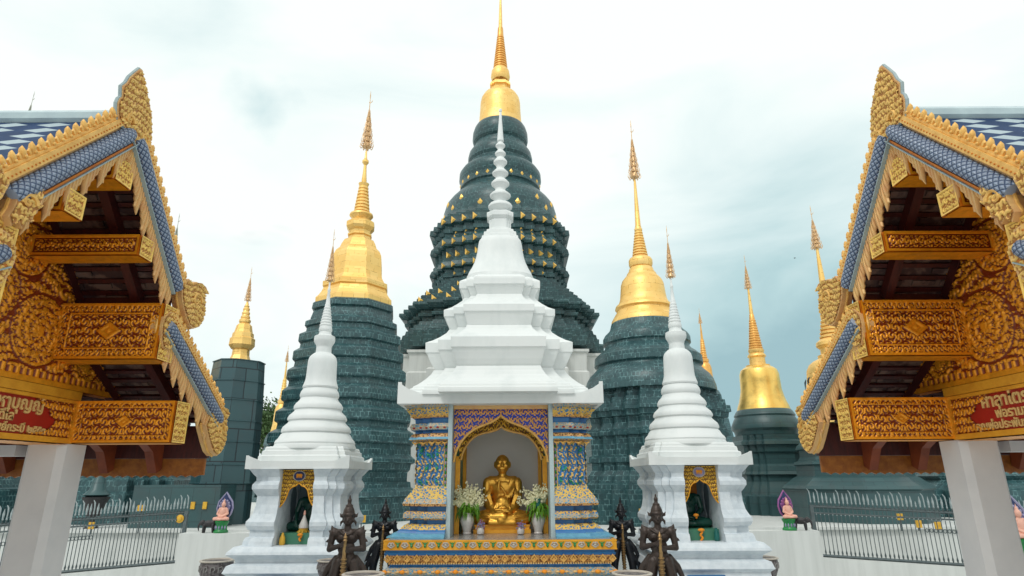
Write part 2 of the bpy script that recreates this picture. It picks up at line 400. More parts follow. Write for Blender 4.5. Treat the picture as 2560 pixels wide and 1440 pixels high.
TILEBACK = mat_plain('grey_tile_backs', (0.19, 0.12, 0.095), (0.06, 0.03, 0.028), 0.6, scale=5, lo=0.45, hi=0.55, bs=0.3)
MAROON = mat_plain('maroon_timber', (0.09, 0.014, 0.010), (0.04, 0.008, 0.008), 0.5, scale=7, bs=0.1, sc=(6, 1, 1))
RUST = mat_plain('rust_brown_timber', (0.26, 0.055, 0.016), (0.15, 0.03, 0.012), 0.5, scale=7, bs=0.1)
RED = mat_plain('red_lacquer', (0.42, 0.015, 0.010), (0.30, 0.020, 0.010), 0.35, scale=3, bs=0.03)
LETTER = mat_plain('pale_gold_letters', (0.90, 0.60, 0.22), None, 0.4, 0.3, scale=9, bs=0)
BLUE = mat_plain('blue_paint', (0.02, 0.13, 0.38), (0.03, 0.19, 0.42), 0.4, scale=10, bs=0.1)
SKYBLUE = mat_plain('light_blue_paint', (0.16, 0.42, 0.56), (0.10, 0.30, 0.46), 0.4, scale=12, bs=0.2)
BRONZE = mat_plain('brown_bronze', (0.060, 0.042, 0.034), (0.030, 0.021, 0.018), 0.42, 0.35, scale=10, bs=0.3)
BLACKBRONZE = mat_plain('black_bronze', (0.012, 0.016, 0.022), (0.030, 0.028, 0.03), 0.38, 0.3, scale=10, bs=0.3)
BRASSY = mat_plain('rubbed_brass', (0.42, 0.27, 0.11), (0.20, 0.12, 0.06), 0.35, 0.7, scale=12, bs=0.2)
IRON = mat_plain('grey_painted_iron', (0.085, 0.11, 0.115), (0.13, 0.16, 0.165), 0.4, 0.3, scale=12, bs=0.1)
IRONTIP = mat_plain('silver_painted_iron', (0.40, 0.46, 0.46), (0.28, 0.33, 0.34), 0.4, 0.2, scale=12, bs=0.1)
POT = mat_plain('glazed_grey_pot', (0.17, 0.15, 0.15), (0.07, 0.055, 0.055), 0.5, scale=22, lo=0.45, hi=0.55, bs=0.8, bd=0.02)
POTRIM = mat_plain('cream_pot_rim', (0.52, 0.47, 0.40), None, 0.5, scale=12)
JADE = mat_plain('dark_green_jade', (0.008, 0.050, 0.038), (0.014, 0.075, 0.055), 0.18, scale=6, bs=0.03)
JADEBASE = mat_plain('green_painted_plinth', (0.05, 0.22, 0.12), (0.06, 0.18, 0.13), 0.5, scale=6, bs=0.1)
GREEN = mat_plain('bright_green_paint', (0.01, 0.26, 0.05), (0.01, 0.16, 0.05), 0.35, scale=14, bs=0.2)
PINK = mat_plain('pink_skin_paint', (0.82, 0.46, 0.34), (0.72, 0.36, 0.28), 0.5, scale=14, bs=0.05)
VIOLET = mat_plain('violet_grey_paint', (0.34, 0.32, 0.46), (0.20, 0.18, 0.34), 0.5, scale=14, bs=0.1)
MAGENTA = mat_plain('purple_paint', (0.24, 0.08, 0.28), (0.40, 0.12, 0.25), 0.5, scale=14, bs=0.1)
NAVY = mat_plain('navy_paint', (0.02, 0.04, 0.13), None, 0.5, scale=9, bs=0)
DARKBR = mat_plain('dark_stone', (0.035, 0.032, 0.034), (0.02, 0.02, 0.022), 0.5, scale=9, bs=0.3)
MARBLE = mat_plain('white_marble', (0.66, 0.64, 0.60), (0.50, 0.44, 0.41), 0.3, scale=9, bs=0.05)
FLOORST = mat_plain('grey_stone_floor', (0.34, 0.33, 0.31), (0.26, 0.25, 0.24), 0.2, scale=9, bs=0.03)
NICHE = mat_plain('pale_grey_niche_paint', (0.88, 0.86, 0.82), (0.83, 0.81, 0.79), 0.6, scale=2, bs=0.02)
NICHEBLUE = mat_plain('blue_grey_niche_paint', (0.24, 0.33, 0.38), (0.20, 0.28, 0.33), 0.6, scale=2, bs=0.02)
LEAF = mat_plain('lime_green_leaves', (0.16, 0.36, 0.02), (0.07, 0.22, 0.02), 0.4, scale=14, bs=0)
JAMB = mat_plain('shaded_white_jamb', (0.46, 0.56, 0.57), (0.40, 0.50, 0.52), 0.5, scale=3, bs=0.03)  # white trim with the niche's inner shade put into its blue-grey colour
FLOWER = mat_plain('cream_blossom', (0.84, 0.80, 0.55), (0.62, 0.60, 0.36), 0.6, scale=20, bs=0)
ORANGE = mat_plain('marigold_orange', (0.90, 0.26, 0.01), (0.80, 0.36, 0.02), 0.6, scale=40, bs=0.5)
YELLOW = mat_plain('yellow_tag_paint', (0.80, 0.48, 0.05), (0.66, 0.36, 0.04), 0.4, 0.2, scale=20, bs=0.3)
TURQ = mat_plain('turquoise_ceramic', (0.01, 0.14, 0.12), None, 0.3, scale=9, bs=0)
TREELEAF = mat_plain('tree_foliage', (0.035, 0.085, 0.02), (0.06, 0.12, 0.025), 0.6, scale=1.2, bs=0)
BARK = mat_plain('bark', (0.10, 0.07, 0.05), None, 0.8, scale=9, bs=0.5)

def mat_ornament(name, ground, gold, acc, sx=0.06, rough=0.45):
    """moulded flame and flower ornament laid out in metres: gold sprigs over a painted ground, with small accents"""
    m, N, L, B = newmat(name)
    t = N.new('ShaderNodeTexCoord'); mp = N.new('ShaderNodeMapping'); mp.inputs['Scale'].default_value = (1 / sx, 1 / sx, 1 / sx); L.new(t.outputs['Object'], mp.inputs[0])
    nz_ = N.new('ShaderNodeTexNoise'); nz_.inputs['Scale'].default_value = 1.3; L.new(mp.outputs[0], nz_.inputs[0])
    ad = N.new('ShaderNodeVectorMath'); ad.operation = 'ADD'; L.new(mp.outputs[0], ad.inputs[0]); L.new(nz_.outputs[1], ad.inputs[1])
    v = N.new('ShaderNodeTexVoronoi'); v.feature = 'DISTANCE_TO_EDGE'; L.new(ad.outputs[0], v.inputs['Vector']); v.inputs['Scale'].default_value = 1.4
    v2 = N.new('ShaderNodeTexVoronoi'); L.new(ad.outputs[0], v2.inputs['Vector']); v2.inputs['Scale'].default_value = 1.1
    f = ramp01(N, L, v.outputs['Distance'], 0.20, 0.13)
    c = nmix(N, L, ramp01(N, L, v2.outputs['Distance'], 0.22, 0.16), ground, acc)
    L.new(nmix(N, L, f, c, gold), B.inputs['Base Color']); B.inputs['Roughness'].default_value = rough
    bump(N, L, B, f, 0.6, 0.01); return m
ORN_GOLD = mat_ornament('gold_sprigs_on_blue', (0.03, 0.15, 0.38), (0.70, 0.41, 0.08), (0.40, 0.10, 0.04), 0.05)
ORN_GREEN = mat_ornament('gold_sprigs_with_green', (0.05, 0.20, 0.42), (0.74, 0.48, 0.10), (0.03, 0.30, 0.12), 0.055)
ORN_BROWN = mat_ornament('brown_gold_sprigs', (0.20, 0.08, 0.03), (0.70, 0.38, 0.12), (0.03, 0.14, 0.36), 0.05)
ORN_PALE = mat_ornament('pale_blue_sprigs', (0.12, 0.33, 0.50), (0.52, 0.42, 0.28), (0.06, 0.26, 0.46), 0.05)

# ------------------------------------------------------------------ the ground and the terrace the stupas stand on
def struct(mb, name, mat): return tag(mb.build(name, mat), kind='structure')
g = MB(); g.face([g.vert(p) for p in ((-600, -600, 0), (600, -600, 0), (600, 900, 0), (-600, 900, 0))], 0, [(-600, -600), (600, -600), (600, 900), (-600, 900)])
struct(g, 'ground', PAVE)
TZ = 1.0
t = MB(); t.box(-26, 26, 15.5, 70, 0.004, TZ); t.box(-26.1, 26.1, 15.4, 70.1, TZ + 0.002, TZ + 0.06)
struct(t, 'terrace', WALLW)

# ------------------------------------------------------------------ carving: height fields
def sm(x, a, b):
    t = np.clip((x - a) / (b - a), 0, 1); return t * t * (3 - 2 * t)
def scroll(U, V, c=0.12, twist=13.0):
    """staggered spirals with bosses and leaves between them"""
    row = np.floor(V / c); off = (row % 2) * 0.5
    k = np.floor(U / c + off); cx = (k - off + 0.5) * c; cy = (row + 0.5) * c
    dx = (U - cx) / c; dy = (V - cy) / c; sgn = np.where((k + row) % 2 == 0, 1.0, -1.0)
    r = np.hypot(dx, dy); th = np.arctan2(dy, dx) * sgn
    sp = np.sin(th * 2 - r * twist)
    h = sm(sp, -0.3, 0.45) * (1 - sm(r, 0.46, 0.54)) + (1 - sm(r, 0.07, 0.13))
    leaf = sm(np.sin(U / c * 2 * np.pi * 1.5 + np.sin(V / c * 6) * 1.3) * np.sin(V / c * 2 * np.pi * 1.5), 0.1, 0.4) * sm(r, 0.42, 0.5)
    return np.clip(np.maximum(h, leaf * 0.9), 0, 1)
def framed(w, hgt, b=0.02, c=0.1, med=0.0, beads=True, diamond=False):
    """carved panel with a raised plain frame, mirrored about its middle"""
    def f(U, V):
        U = np.abs(U - w / 2); e = np.minimum(w / 2 - U, np.minimum(V, hgt - V))
        h = scroll(U + 0.013, V - hgt / 2 + c * 0.5, c)
        if med: 
            rr = (U / 1.35 + np.abs(V - hgt / 2)) if diamond else np.hypot(U, V - hgt / 2)
            h = np.where(rr < med, 0.75 + 0.25 * np.cos(rr / med * 9), h); h = np.where(np.abs(rr - med) < b * 0.35, 0.05, h)
        h = np.where(e < b * 1.4, 0.12, h)
        if beads: h = np.where((e > b * 0.95) & (e < b * 1.5) & (np.sin((U + V) / b * 3.2) > 0), 0.85, h)
        return np.where(e < b, 1.0, h)
    return f
def inside(poly, P, Q):
    res = np.zeros(P.shape, bool); n = len(poly)
    for i in range(n):
        x1, y1 = poly[i]; x2, y2 = poly[(i + 1) % n]
        c = (y1 > Q) != (y2 > Q)
        with np.errstate(divide='ignore', invalid='ignore'):
            res ^= c & (P < (x2 - x1) * (Q - y1) / (y2 - y1 + 1e-12) + x1)
    return res
def relief(name, mat, parent, o, eu, ev, w, hgt, step, func, depth_=0.015, clip=None):
    """carved sheet: origin o, unit axes eu, ev (faces eu x ev); func(U,V)->0..1"""
    o, eu, ev = Vector(o), Vector(eu), Vector(ev); en = eu.cross(ev)
    nu, nv = max(2, int(w / step)) + 1, max(2, int(hgt / step)) + 1
    U, V = np.meshgrid(np.linspace(0, w, nu), np.linspace(0, hgt, nv))
    H = np.clip(func(U, V), 0, 1)
    P = np.array(o)[None, None, :] + U[..., None] * np.array(eu) + V[..., None] * np.array(ev) + (H * depth_)[..., None] * np.array(en)
    idx = np.arange(nu * nv).reshape(nv, nu)
    F = np.stack([idx[:-1, :-1], idx[:-1, 1:], idx[1:, 1:], idx[1:, :-1]], -1).reshape(-1, 4)
    if clip is not None:
        Uc = (U[:-1, :-1] + U[1:, 1:]) / 2; Vc = (V[:-1, :-1] + V[1:, 1:]) / 2
        F = F[inside(clip, Uc, Vc).ravel()]
        used = np.unique(F); re = -np.ones(nu * nv, int); re[used] = np.arange(len(used)); F = re[F]
        P = P.reshape(-1, 3)[used]; H = H.ravel()[used]
    P = P.reshape(-1, 3); H = H.ravel()
    wloc = np.zeros(3); p = parent
    while p is not None: wloc += np.array(p.location); p = p.parent
    me = bpy.data.meshes.new(name); me.from_pydata((P - wloc).tolist(), [], F.tolist()); me.materials.append(mat)
    a = me.attributes.new('h', 'FLOAT', 'POINT'); a.data.foreach_set('value', H.astype(np.float32))
    me.polygons.foreach_set('use_smooth', [True] * len(F)); me.update()
    ob = bpy.data.objects.new(name, me); COL.objects.link(ob); ob.parent = parent
    return ob

# ------------------------------------------------------------------ figures: blobs fused into one continuous surface
def fuse(name, blobs, mat, voxel, smooth=3):
    mb = MB()
    for b in blobs:
        if b[0] == 's': mb.ball(b[1], b[2], 16)
        elif b[0] == 'c':
            mb.tube([b[1], b[3]], [b[2], b[4]], 12); mb.ball(b[1], b[2], 12); mb.ball(b[3], b[4], 12)
        elif b[0] == 't':
            mb.tube(b[1], b[2], 10)
            rr = b[2] if isinstance(b[2], (list, tuple)) else [b[2]] * len(b[1])
            for p, r_ in zip(b[1], rr): mb.ball(p, r_ * 0.99, 8)
        elif b[0] == 'l': 
            s0 = len(mb.v); mb.lathe(b[1], b[2][0], b[2][1], 20)
        elif b[0] == 'e':   # ellipsoid turned about y by angle
            s0 = len(mb.v); mb.ball((0, 0, 0), b[2], 14); mb.xform(Matrix.Translation(b[1]) @ Matrix.Rotation(R(b[3]), 4, b[4] if len(b) > 4 else 'Y'), s0)
    me = mb.mesh(name, mat); o = bpy.data.objects.new('tmp', me); COL.objects.link(o)
    r = o.modifiers.new('r', 'REMESH'); r.mode = 'VOXEL'; r.voxel_size = voxel; r.use_smooth_shade = True
    s = o.modifiers.new('s', 'SMOOTH'); s.iterations = smooth; s.factor = 0.5
    dg = bpy.context.evaluated_depsgraph_get(); dg.update()
    res = bpy.data.meshes.new_from_object(o.evaluated_get(dg)); res.name = name
    bpy.data.objects.remove(o); res.materials.clear(); res.materials.append(mat)
    res.polygons.foreach_set('use_smooth', [True] * len(res.polygons))
    return res
def place(me, name, parent, loc, rz=0.0, sc=1.0):
    o = bpy.data.objects.new(name, me); COL.objects.link(o); o.parent = parent; o.location = loc; o.rotation_euler = (0, 0, R(rz)); o.scale = (sc, sc, sc)
    return o

# ------------------------------------------------------------------ umbrella finial (tiered, flame-edged) on the spire tips
_fin = {}
def finial_mesh(H, W, bird=True, mat=None):
    key = (round(H, 1), round(W, 2), mat.name)
    if key in _fin: return _fin[key]
    mb = MB()
    mb.lathe([(W * .10, 0), (W * .14, H * .02), (W * .09, H * .05), (W * .10, H * .3), (W * .07, H * .62), (W * .05, H * .8), (W * .045, H * .87), (W * .07, H * .9), (W * .045, H * .95), (W * .015, H)], n=8)
    tiers = 7
    for k in range(tiers):
        z = H * (0.06 + 0.085 * k); r = W * (0.78 - 0.105 * k); hh = H * 0.075
        mb.lathe([(r * .72, z), (r * .8, z + hh * .12), (r * .62, z + hh * .5), (r * .5, z + hh)], n=12)
        nf = 8 if k < 4 else 6
        for i in range(nf):
            a = 2 * math.pi * (i + 0.5 * (k % 2)) / nf; c, s_ = math.cos(a), math.sin(a)
            def P(rr, zz): return (c * rr, s_ * rr, zz)
            mb.tube([P(r * .72, z + hh * .1), P(r * 1.0, z - hh * .12), P(r * 1.22, z + hh * .25), P(r * 1.12, z + hh * .9)], [W * .05, W * .075, W * .05, W * .012], 5)
            mb.tube([P(r * .75, z + hh * .3), P(r * .95, z + hh * .7), P(r * .8, z + hh * 1.5)], [W * .07, W * .05, W * .01], 4)
    # small bird on the rod
    zb = H * .80
    mb.ball((W * .05, 0, zb), (W * .13, W * .05, H * .008), 6); mb.tube([(W * .1, 0, zb), (W * .30, 0, zb + H * .02), (W * .38, 0, zb + H * .05)], [W * .05, W * .05, W * .01], 5)
    mb.tube([(-W * .05, 0, zb), (-W * .13, 0, zb + H * .012)], [W * .05, W * .02], 5)
    mb.ball((0, 0, H * .93), (W * .07, W * .07, H * .02), 8)
    _fin[key] = mb.mesh('umbrella_finial', mat); return _fin[key]

# ------------------------------------------------------------------ stupas from measured profiles
def PTS(axis, rows, front):
    """photograph rows (v, half width) -> (r, z); front: straight sided plans show their front face"""
    y = axis.y; res = []; oc = math.cos(math.atan(abs(axis_u - 1280) / FPX))   # round things off the picture's middle look wider than they are
    for row in rows:
        v, hw = row[0], row[1]; r = 0.0
        for _ in range(6):
            yy = y - r * front
            z = at(axis_u, v, y=yy).z
            r = hw * oc / FPX * depth((axis.x, yy, z))
        res.append((r, z) + tuple(row[2:]))
    return res
axis_u = 1280
class Axis:
    def __init__(s, u, v, y):
        global axis_u
        axis_u = u; p = at(u, v, y=y); s.x, s.y = p.x, y
def loft_part(name, parent, mats, axis, plan, rows, front=False, smooth=None, extend=None, cap=True):
    pts = PTS(axis, rows, max(abs(p[1]) for p in plan if p[0] > max(q[0] for q in plan) - .02) if front else 0.0)[::-1]      # rows are given top to bottom
    if extend is not None: pts = [(pts[0][0], extend) + pts[0][2:]] + pts
    mb = MB(); mb.loft(plan, pts, axis.x, axis.y, cap)
    o = mb.build(name, mats, parent, smooth)
    return o, pts
def add_finial(parent, axis, vtip, vbase, hw, mat):
    z1 = at(axis_u, vtip, y=axis.y).z; z0 = at(axis_u, vbase, y=axis.y).z
    w = hw / FPX * depth((axis.x, axis.y, z0))
    H = z1 - z0
    me = finial_mesh(H, w, mat=mat)
    o = bpy.data.objects.new('umbrella_finial', me); COL.objects.link(o); o.parent = parent
    o.location = Vector((axis.x, axis.y, z0)) - parent.location
    return o
def rings(v0, v1, h0, h1, n, amp=0.14):
    """ringed cone: n mouldings between rows v0 (top) and v1"""
    res = []
    for i in range(n):
        a = i / n; b = (i + 0.62) / n; c = (i + 0.66) / n
        va, vb, vc = v0 + (v1 - v0) * a, v0 + (v1 - v0) * b, v0 + (v1 - v0) * c
        ha, hb = h0 + (h1 - h0) * a, h0 + (h1 - h0) * (i + 1) / n
        res += [(va, ha * (1 - amp * .3)), (va + (vb - va) * .35, hb), (vb, hb), (vc, hb * (1 - amp))]
    return res
def tiers(edges, drop=5, inset=0.93, m=0):
    """stepped dark tiers: (v at the lower lip, half width) each with a concave neck above the next lip"""
    res = []
    for i, (v, hw) in enumerate(edges):
        pv = edges[i - 1][0] if i else v - 26
        ph = edges[i - 1][1] if i else hw * 0.93
        D = v - pv
        res += [(pv + D * .07, ph * inset, m), (pv + D * .26, ph * .965, m), (pv + D * .42, hw * .975, m), (pv + D * .47, hw * .99, m), (v - D * .12, hw, m), (v - D * .07, hw * .992, m), (v, hw * inset, m)]
    return res

# ---- 1. the great central stupa
ax = Axis(1250, 720, 28.0)
T = empty('stupa', (ax.x, ax.y, TZ), 'tallest dark stupa with gold diamond studs and gold bell, rising behind the white spire', 'stupa', 'dark stupas with gilded tops')
loft_part('spire', T, [GOLD, GOLD_ORANGE], ax, ROUND(24), [(-40, 1, 0), (0, 2.6, 0), (70, 5.0, 0), (71, 6.5, 1), (92, 8, 1)] + [(v, h, 1) for v, h in rings(92, 172, 8, 17.5, 13)] + [(173, 17, 0), (180, 22, 0), (194, 24, 0), (200, 22, 0), (203, 20, 0)], smooth=30)
loft_part('collar', T, GOLD, ax, REDENT(2, .6), [(203, 22), (207, 25), (211, 25.5), (213, 21), (233, 21), (234, 25), (237, 25)], front=True)
loft_part('bell', T, GOLD, ax, ROUND(48), [(233, 26), (236, 34), (241, 41), (250, 47), (262, 49.5), (282, 50.5), (305, 52.5), (318, 55), (324, 58), (328, 57)], smooth=35)
body_rows = [(322, 60), (328, 64), (340, 68), (355, 69), (362, 67), (366, 62), (372, 64), (376, 66), (381, 67), (383, 72), (390, 77), (402, 80), (410, 80), (416, 76), (421, 76), (424, 80), (428, 86), (434, 94), (444, 101), (458, 102), (464, 99), (468, 98), (482, 100), (485, 96), (489, 97)]
body_rows += [(495, 103), (503, 113), (514, 124), (527, 134), (540, 138), (546, 140)]
_, bell_pts = loft_part('upper_body', T, SLATE_FAR, ax, ROUND(64), body_rows, smooth=30, extend=PTS(ax, [(590, 100)], 0)[0][1])
rd = STEPPED()
mid_rows = [(548, 145), (552, 153), (562, 153), (563, 158), (572, 158), (573, 163), (583, 163), (584, 169), (593, 169), (600, 167), (612, 160), (614, 163), (622, 163), (624, 156), (630, 156), (632, 165), (642, 170), (648, 168), (654, 160), (690 - 24, 160), (694, 165 - 4), (698, 163), (706, 170), (712, 168), (714, 160), (720, 160), (722, 165), (730, 164), (732, 160)]
mid_rows = [(534, 112), (538, 124), (543, 133), (549, 141), (555, 146), (562, 150), (563, 156), (570, 156), (571, 164), (576, 164), (577, 173), (589, 175), (592, 168), (594, 163), (601, 163), (602, 168), (610, 168), (613, 163), (618, 163), (626, 171), (637, 174), (642, 172), (645, 161), (667, 160), (671, 166), (677, 166), (679, 170), (689, 175), (694, 174), (697, 164), (706, 164), (708, 169), (716, 169), (718, 163)]
_, mid_pts = loft_part('middle_body', T, SLATE_FAR, ax, rd, mid_rows, front=True)
st = []
v, hw = 714, 164
for k in range(8):
    st += [(v, hw), (v + 8.4, hw)]; hw += 10.6 ; v += 8.6
st += [(v, 250), (v + 7, 251), (v + 17, 242), (v + 18, 230), (v + 25, 230), (v + 26, 237), (v + 33, 236), (v + 34, 226), (v + 44, 226), (v + 45, 233), (v + 54, 236), (v + 56, 242), (v + 66, 245), (v + 67, 250), (v + 78, 250), (v + 79, 262), (v + 104, 262)]
_, low_pts = loft_part('lower_body', T, SLATE_FAR, ax, rd, st, front=True)
wb = [(884, 275), (890, 275), (893, 268), (936, 268), (940, 276), (1000, 276)]
loft_part('white_base', T, WALLW, ax, REDENT(2, .6), wb, front=True, extend=TZ)
stud_me = {}
def stud(parent, p, nrm, s_, half=False):
    """raised gold diamond on the cladding"""
    key = half
    if key not in stud_me:
        mb = MB()
        pts = [(-.5, 0), (0, -.72), (.5, 0), (0, .72)] if not half else [(-.32, 0), (-.32, -.7), (.5, 0), (-.32, .7)]
        n = len(pts); b0 = [mb.vert((0.01, p_[0], p_[1])) for p_ in pts]; b1 = [mb.vert((-.12, p_[0], p_[1])) for p_ in pts]
        c = mb.vert((.28, 0, 0))
        for i in range(n): j = (i + 1) % n; mb.face((b0[i], b0[j], c)); mb.face((b1[i], b1[j], b0[j], b0[i]))
        stud_me[key] = mb.mesh('gold_stud', GOLD_ORANGE if False else STUD)
    o = bpy.data.objects.new('gold_stud', stud_me[key]); COL.objects.link(o); o.parent = parent
    o.location = Vector(p) - parent.location; o.rotation_euler = (0, 0, math.atan2(nrm[1], nrm[0])); o.scale = (s_, s_, s_)
STUD = mat_plain('stud_gilding', (0.95, 0.62, 0.16), (0.85, 0.5, 0.1), 0.35, 0.55, scale=5, bs=0.05)
def on_round(pts, z):
    for a, b in zip(pts, pts[1:]):
        if a[1] <= z <= b[1] or b[1] <= z <= a[1]: return a[0] + (b[0] - a[0]) * (z - a[1]) / (b[1] - a[1] + 1e-9)
    return pts[-1][0]
zz = at(1250, 473, y=28).z; rr = on_round(bell_pts, zz)
for k in range(-7, 8):
    a = R(-90 + k * 16.5); stud(T, (ax.x + rr * math.cos(a), ax.y + rr * math.sin(a), zz), (math.cos(a), math.sin(a)), 0.18)
for v, hws in ((496, (-40, 40, -64, 64)), (514, (-52, 52)), (519, (-74, 74, -18, 18)), (534, (-56, 56, -82, 82))):
    zz = at(1250, v, y=26).z; rr = on_round(bell_pts, zz)
    for deg in hws:
        a = R(-90 + deg); stud(T, (ax.x + rr * math.cos(a), ax.y + rr * math.sin(a), zz), (math.cos(a), math.sin(a)), 0.26)
# studs on the front corners of the redented middle and lower body
st_ = (1 - .36) / 4
def corner_studs(pts, v, s_, which=(0, 1, 2, 3), sides=(-1, 1), lim=None, half=True):
    for _ in (0,):
        rr = None; zz = None
        r_ = 3.0
        s_ = s_ * .60
        for _k in range(8): zz = at(1250, v, y=28 - r_ * .87).z; r_ = on_round(pts[::-1] if pts[0][1] > pts[-1][1] else pts, zz)
        for i in which:
            xx = (.35, .5, .65, .79)[i] * r_; yy = (1, .93, .86, .79)[i] * r_
            for sd_ in sides:
                stud(T, (ax.x + sd_ * (xx - 0.10), ax.y - yy - 0.01, zz), (0, -1), s_, half)
for v, s_ in ((548, .42), (601, .36), (634, .46), (659, .34), (682, .20)):
    corner_studs(mid_pts, v, s_, (0, 1, 2, 3) if v != 682 else (0, 1, 2))
for v, s_ in ((579, .2), (590, .2)): corner_studs(mid_pts, v, s_, (0, 1, 2))
for v, s_, wh in ((712, .3, (0, 1)), (729, .42, (0, 1, 2, 3)), (745, .44, (0, 1, 2, 3))): corner_studs(low_pts, v, s_, wh, (-1,))

# ---- 2. octagonal stupa left of centre
ax = Axis(888, 745, 19.0)
T = empty('stupa', (ax.x, ax.y, TZ), 'eight-sided dark tiered stupa with a faceted gold bell, left of the white bead spire', 'stupa', 'dark stupas with gilded tops')
add_finial(T, ax, 228, 378, 18, COPPER)
loft_part('spire', T, GOLD, ax, ROUND(20), [(374, 1.6), (396, 3.4), (398, 4.5), (400, 4), (402, 8), (407, 8.2), (413, 3.5), (430, 4.5), (452, 6.5), (455, 6), (457, 6), (460, 13.5), (464, 12), (467, 10.5)] + rings(468, 534, 11.5, 20, 8) + [(535, 24), (537, 29), (541, 30), (548, 23), (551, 21)], smooth=35)
OC = OCT(-57, 1.03)
loft_part('collar', T, GOLD, ax, OC, [(550, 25), (553, 30), (557, 36), (568, 36), (574, 32), (579, 27), (584, 26), (586, 31), (590, 31), (591, 27), (598, 28), (600, 33), (604, 33)], front=True)
loft_part('bell', T, GOLD, ax, OC, [(602, 38), (612, 44), (622, 48), (630, 57), (640, 62), (655, 64), (680, 66), (697, 69), (708, 76), (711, 84), (722, 84), (724, 80), (738, 87), (746, 93), (752, 99), (763, 99), (764, 94)], front=True)
eds = [(777, 104), (826, 120), (866, 133), (911, 144), (959, 155), (1010, 164), (1062, 176), (1115, 190)]
rows = [(762, 98), (766, 104), (780, 106), (783, 100)] + tiers(eds[1:], inset=.955)
rows += [(1120, 182), (1140, 184), (1150, 196), (1158, 196), (1160, 186), (1176, 184), (1182, 178), (1204, 178), (1206, 188), (1218, 190), (1228, 206), (1240, 210), (1242, 202), (1290, 204)]
loft_part('body', T, SLATE, ax, OC, rows, front=True, extend=TZ)

# ---- 3. round stupa right of centre
ax = Axis(1611, 790, 17.5)
T = empty('stupa', (ax.x, ax.y, TZ), 'round dark stupa with a plump gold bell, right of the white bead spire', 'stupa', 'dark stupas with gilded tops')
add_finial(T, ax, 300, 454, 17, COPPER)
loft_part('spire', T, GOLD, ax, ROUND(20), [(450, 2.6), (500, 4.6), (565, 7), (567, 8), (570, 8), (573, 10), (577, 10), (579, 8.5)] + rings(580, 642, 9.5, 19.5, 9) + [(644, 21), (647, 27), (652, 30), (662, 30), (668, 28), (672, 22)], smooth=35)
loft_part('bell', T, GOLD, ax, ROUND(48), [(670, 27), (673, 30), (680, 32), (686, 37), (690, 38), (696, 44), (703, 50), (713, 54), (735, 56.5), (750, 59), (760, 63), (767, 71), (773, 73), (777, 68), (781, 69), (790, 75), (798, 80), (804, 84), (812, 85), (813, 80)], smooth=30)
rows = [(806, 82), (812, 86), (826, 90), (832, 95), (840, 104), (848, 109), (862, 110), (866, 106), (872, 106), (880, 112), (888, 124), (897, 134), (916, 136), (920, 130), (926, 132), (934, 140), (943, 150), (955, 158), (970, 163), (985, 165)]
loft_part('dome', T, SLATE, ax, ROUND(56), rows, smooth=30)
rows = [(972, 158), (985, 158), (986, 166), (998, 166), (999, 176), (1013, 178), (1014, 188), (1030, 190), (1032, 184), (1044, 182), (1046, 172), (1060, 170), (1076, 178), (1078, 184), (1090, 184), (1092, 174), (1140, 174), (1142, 182), (1156, 184), (1158, 176), (1176, 176), (1190, 188), (1206, 192), (1208, 198), (1222, 200), (1224, 206), (1262, 208)]
loft_part('body', T, SLATE, ax, REDENT(4, .36), rows, front=True, extend=TZ)

# ---- 4. plump gold bell on a smooth base, further right
ax = Axis(1903, 980, 21.0)
T = empty('stupa', (ax.x, ax.y, TZ), 'smooth teal stupa with tarnished gold bell and orange cone, left of the right pavilion', 'stupa', 'dark stupas with gilded tops')
add_finial(T, ax, 637, 726, 10, COPPER)
loft_part('spire', T, [GOLD, GOLD_ORANGE], ax, ROUND(20), [(722, 2.4, 0), (786, 5.2, 0), (787, 6, 1), (800, 7.5, 1)] + [(v, h, 1) for v, h in rings(800, 874, 8, 18, 12, .1)] + [(875, 20, 0), (880, 20, 0), (884, 18, 0), (887, 22, 0), (892, 24, 0), (895, 20, 0), (912, 21, 0), (914, 31, 0), (919, 31, 0)], smooth=30)
loft_part('bell', T, GOLD_WORN, ax, ROUND(48), [(916, 28), (920, 38), (926, 46), (936, 50), (955, 51), (975, 52), (992, 56), (1005, 60), (1016, 65), (1026, 68), (1029, 66)], smooth=30)
rows = [(1024, 66), (1030, 72), (1040, 78), (1044, 76), (1050, 80), (1066, 88), (1074, 88), (1080, 82), (1090, 80)]
loft_part('dome', T, SLATE_SMOOTH, ax, ROUND(48), rows, smooth=30)
rows = [(1088, 82), (1100, 82), (1104, 88), (1112, 90), (1114, 84), (1130, 82), (1134, 76), (1160, 76), (1166, 82), (1178, 86), (1186, 92), (1188, 84), (1204, 86), (1220, 98), (1236, 108), (1240, 116), (1256, 118)]
loft_part('body', T, SLATE_SMOOTH, ax, REDENT(3, .5), rows, front=True, extend=TZ)

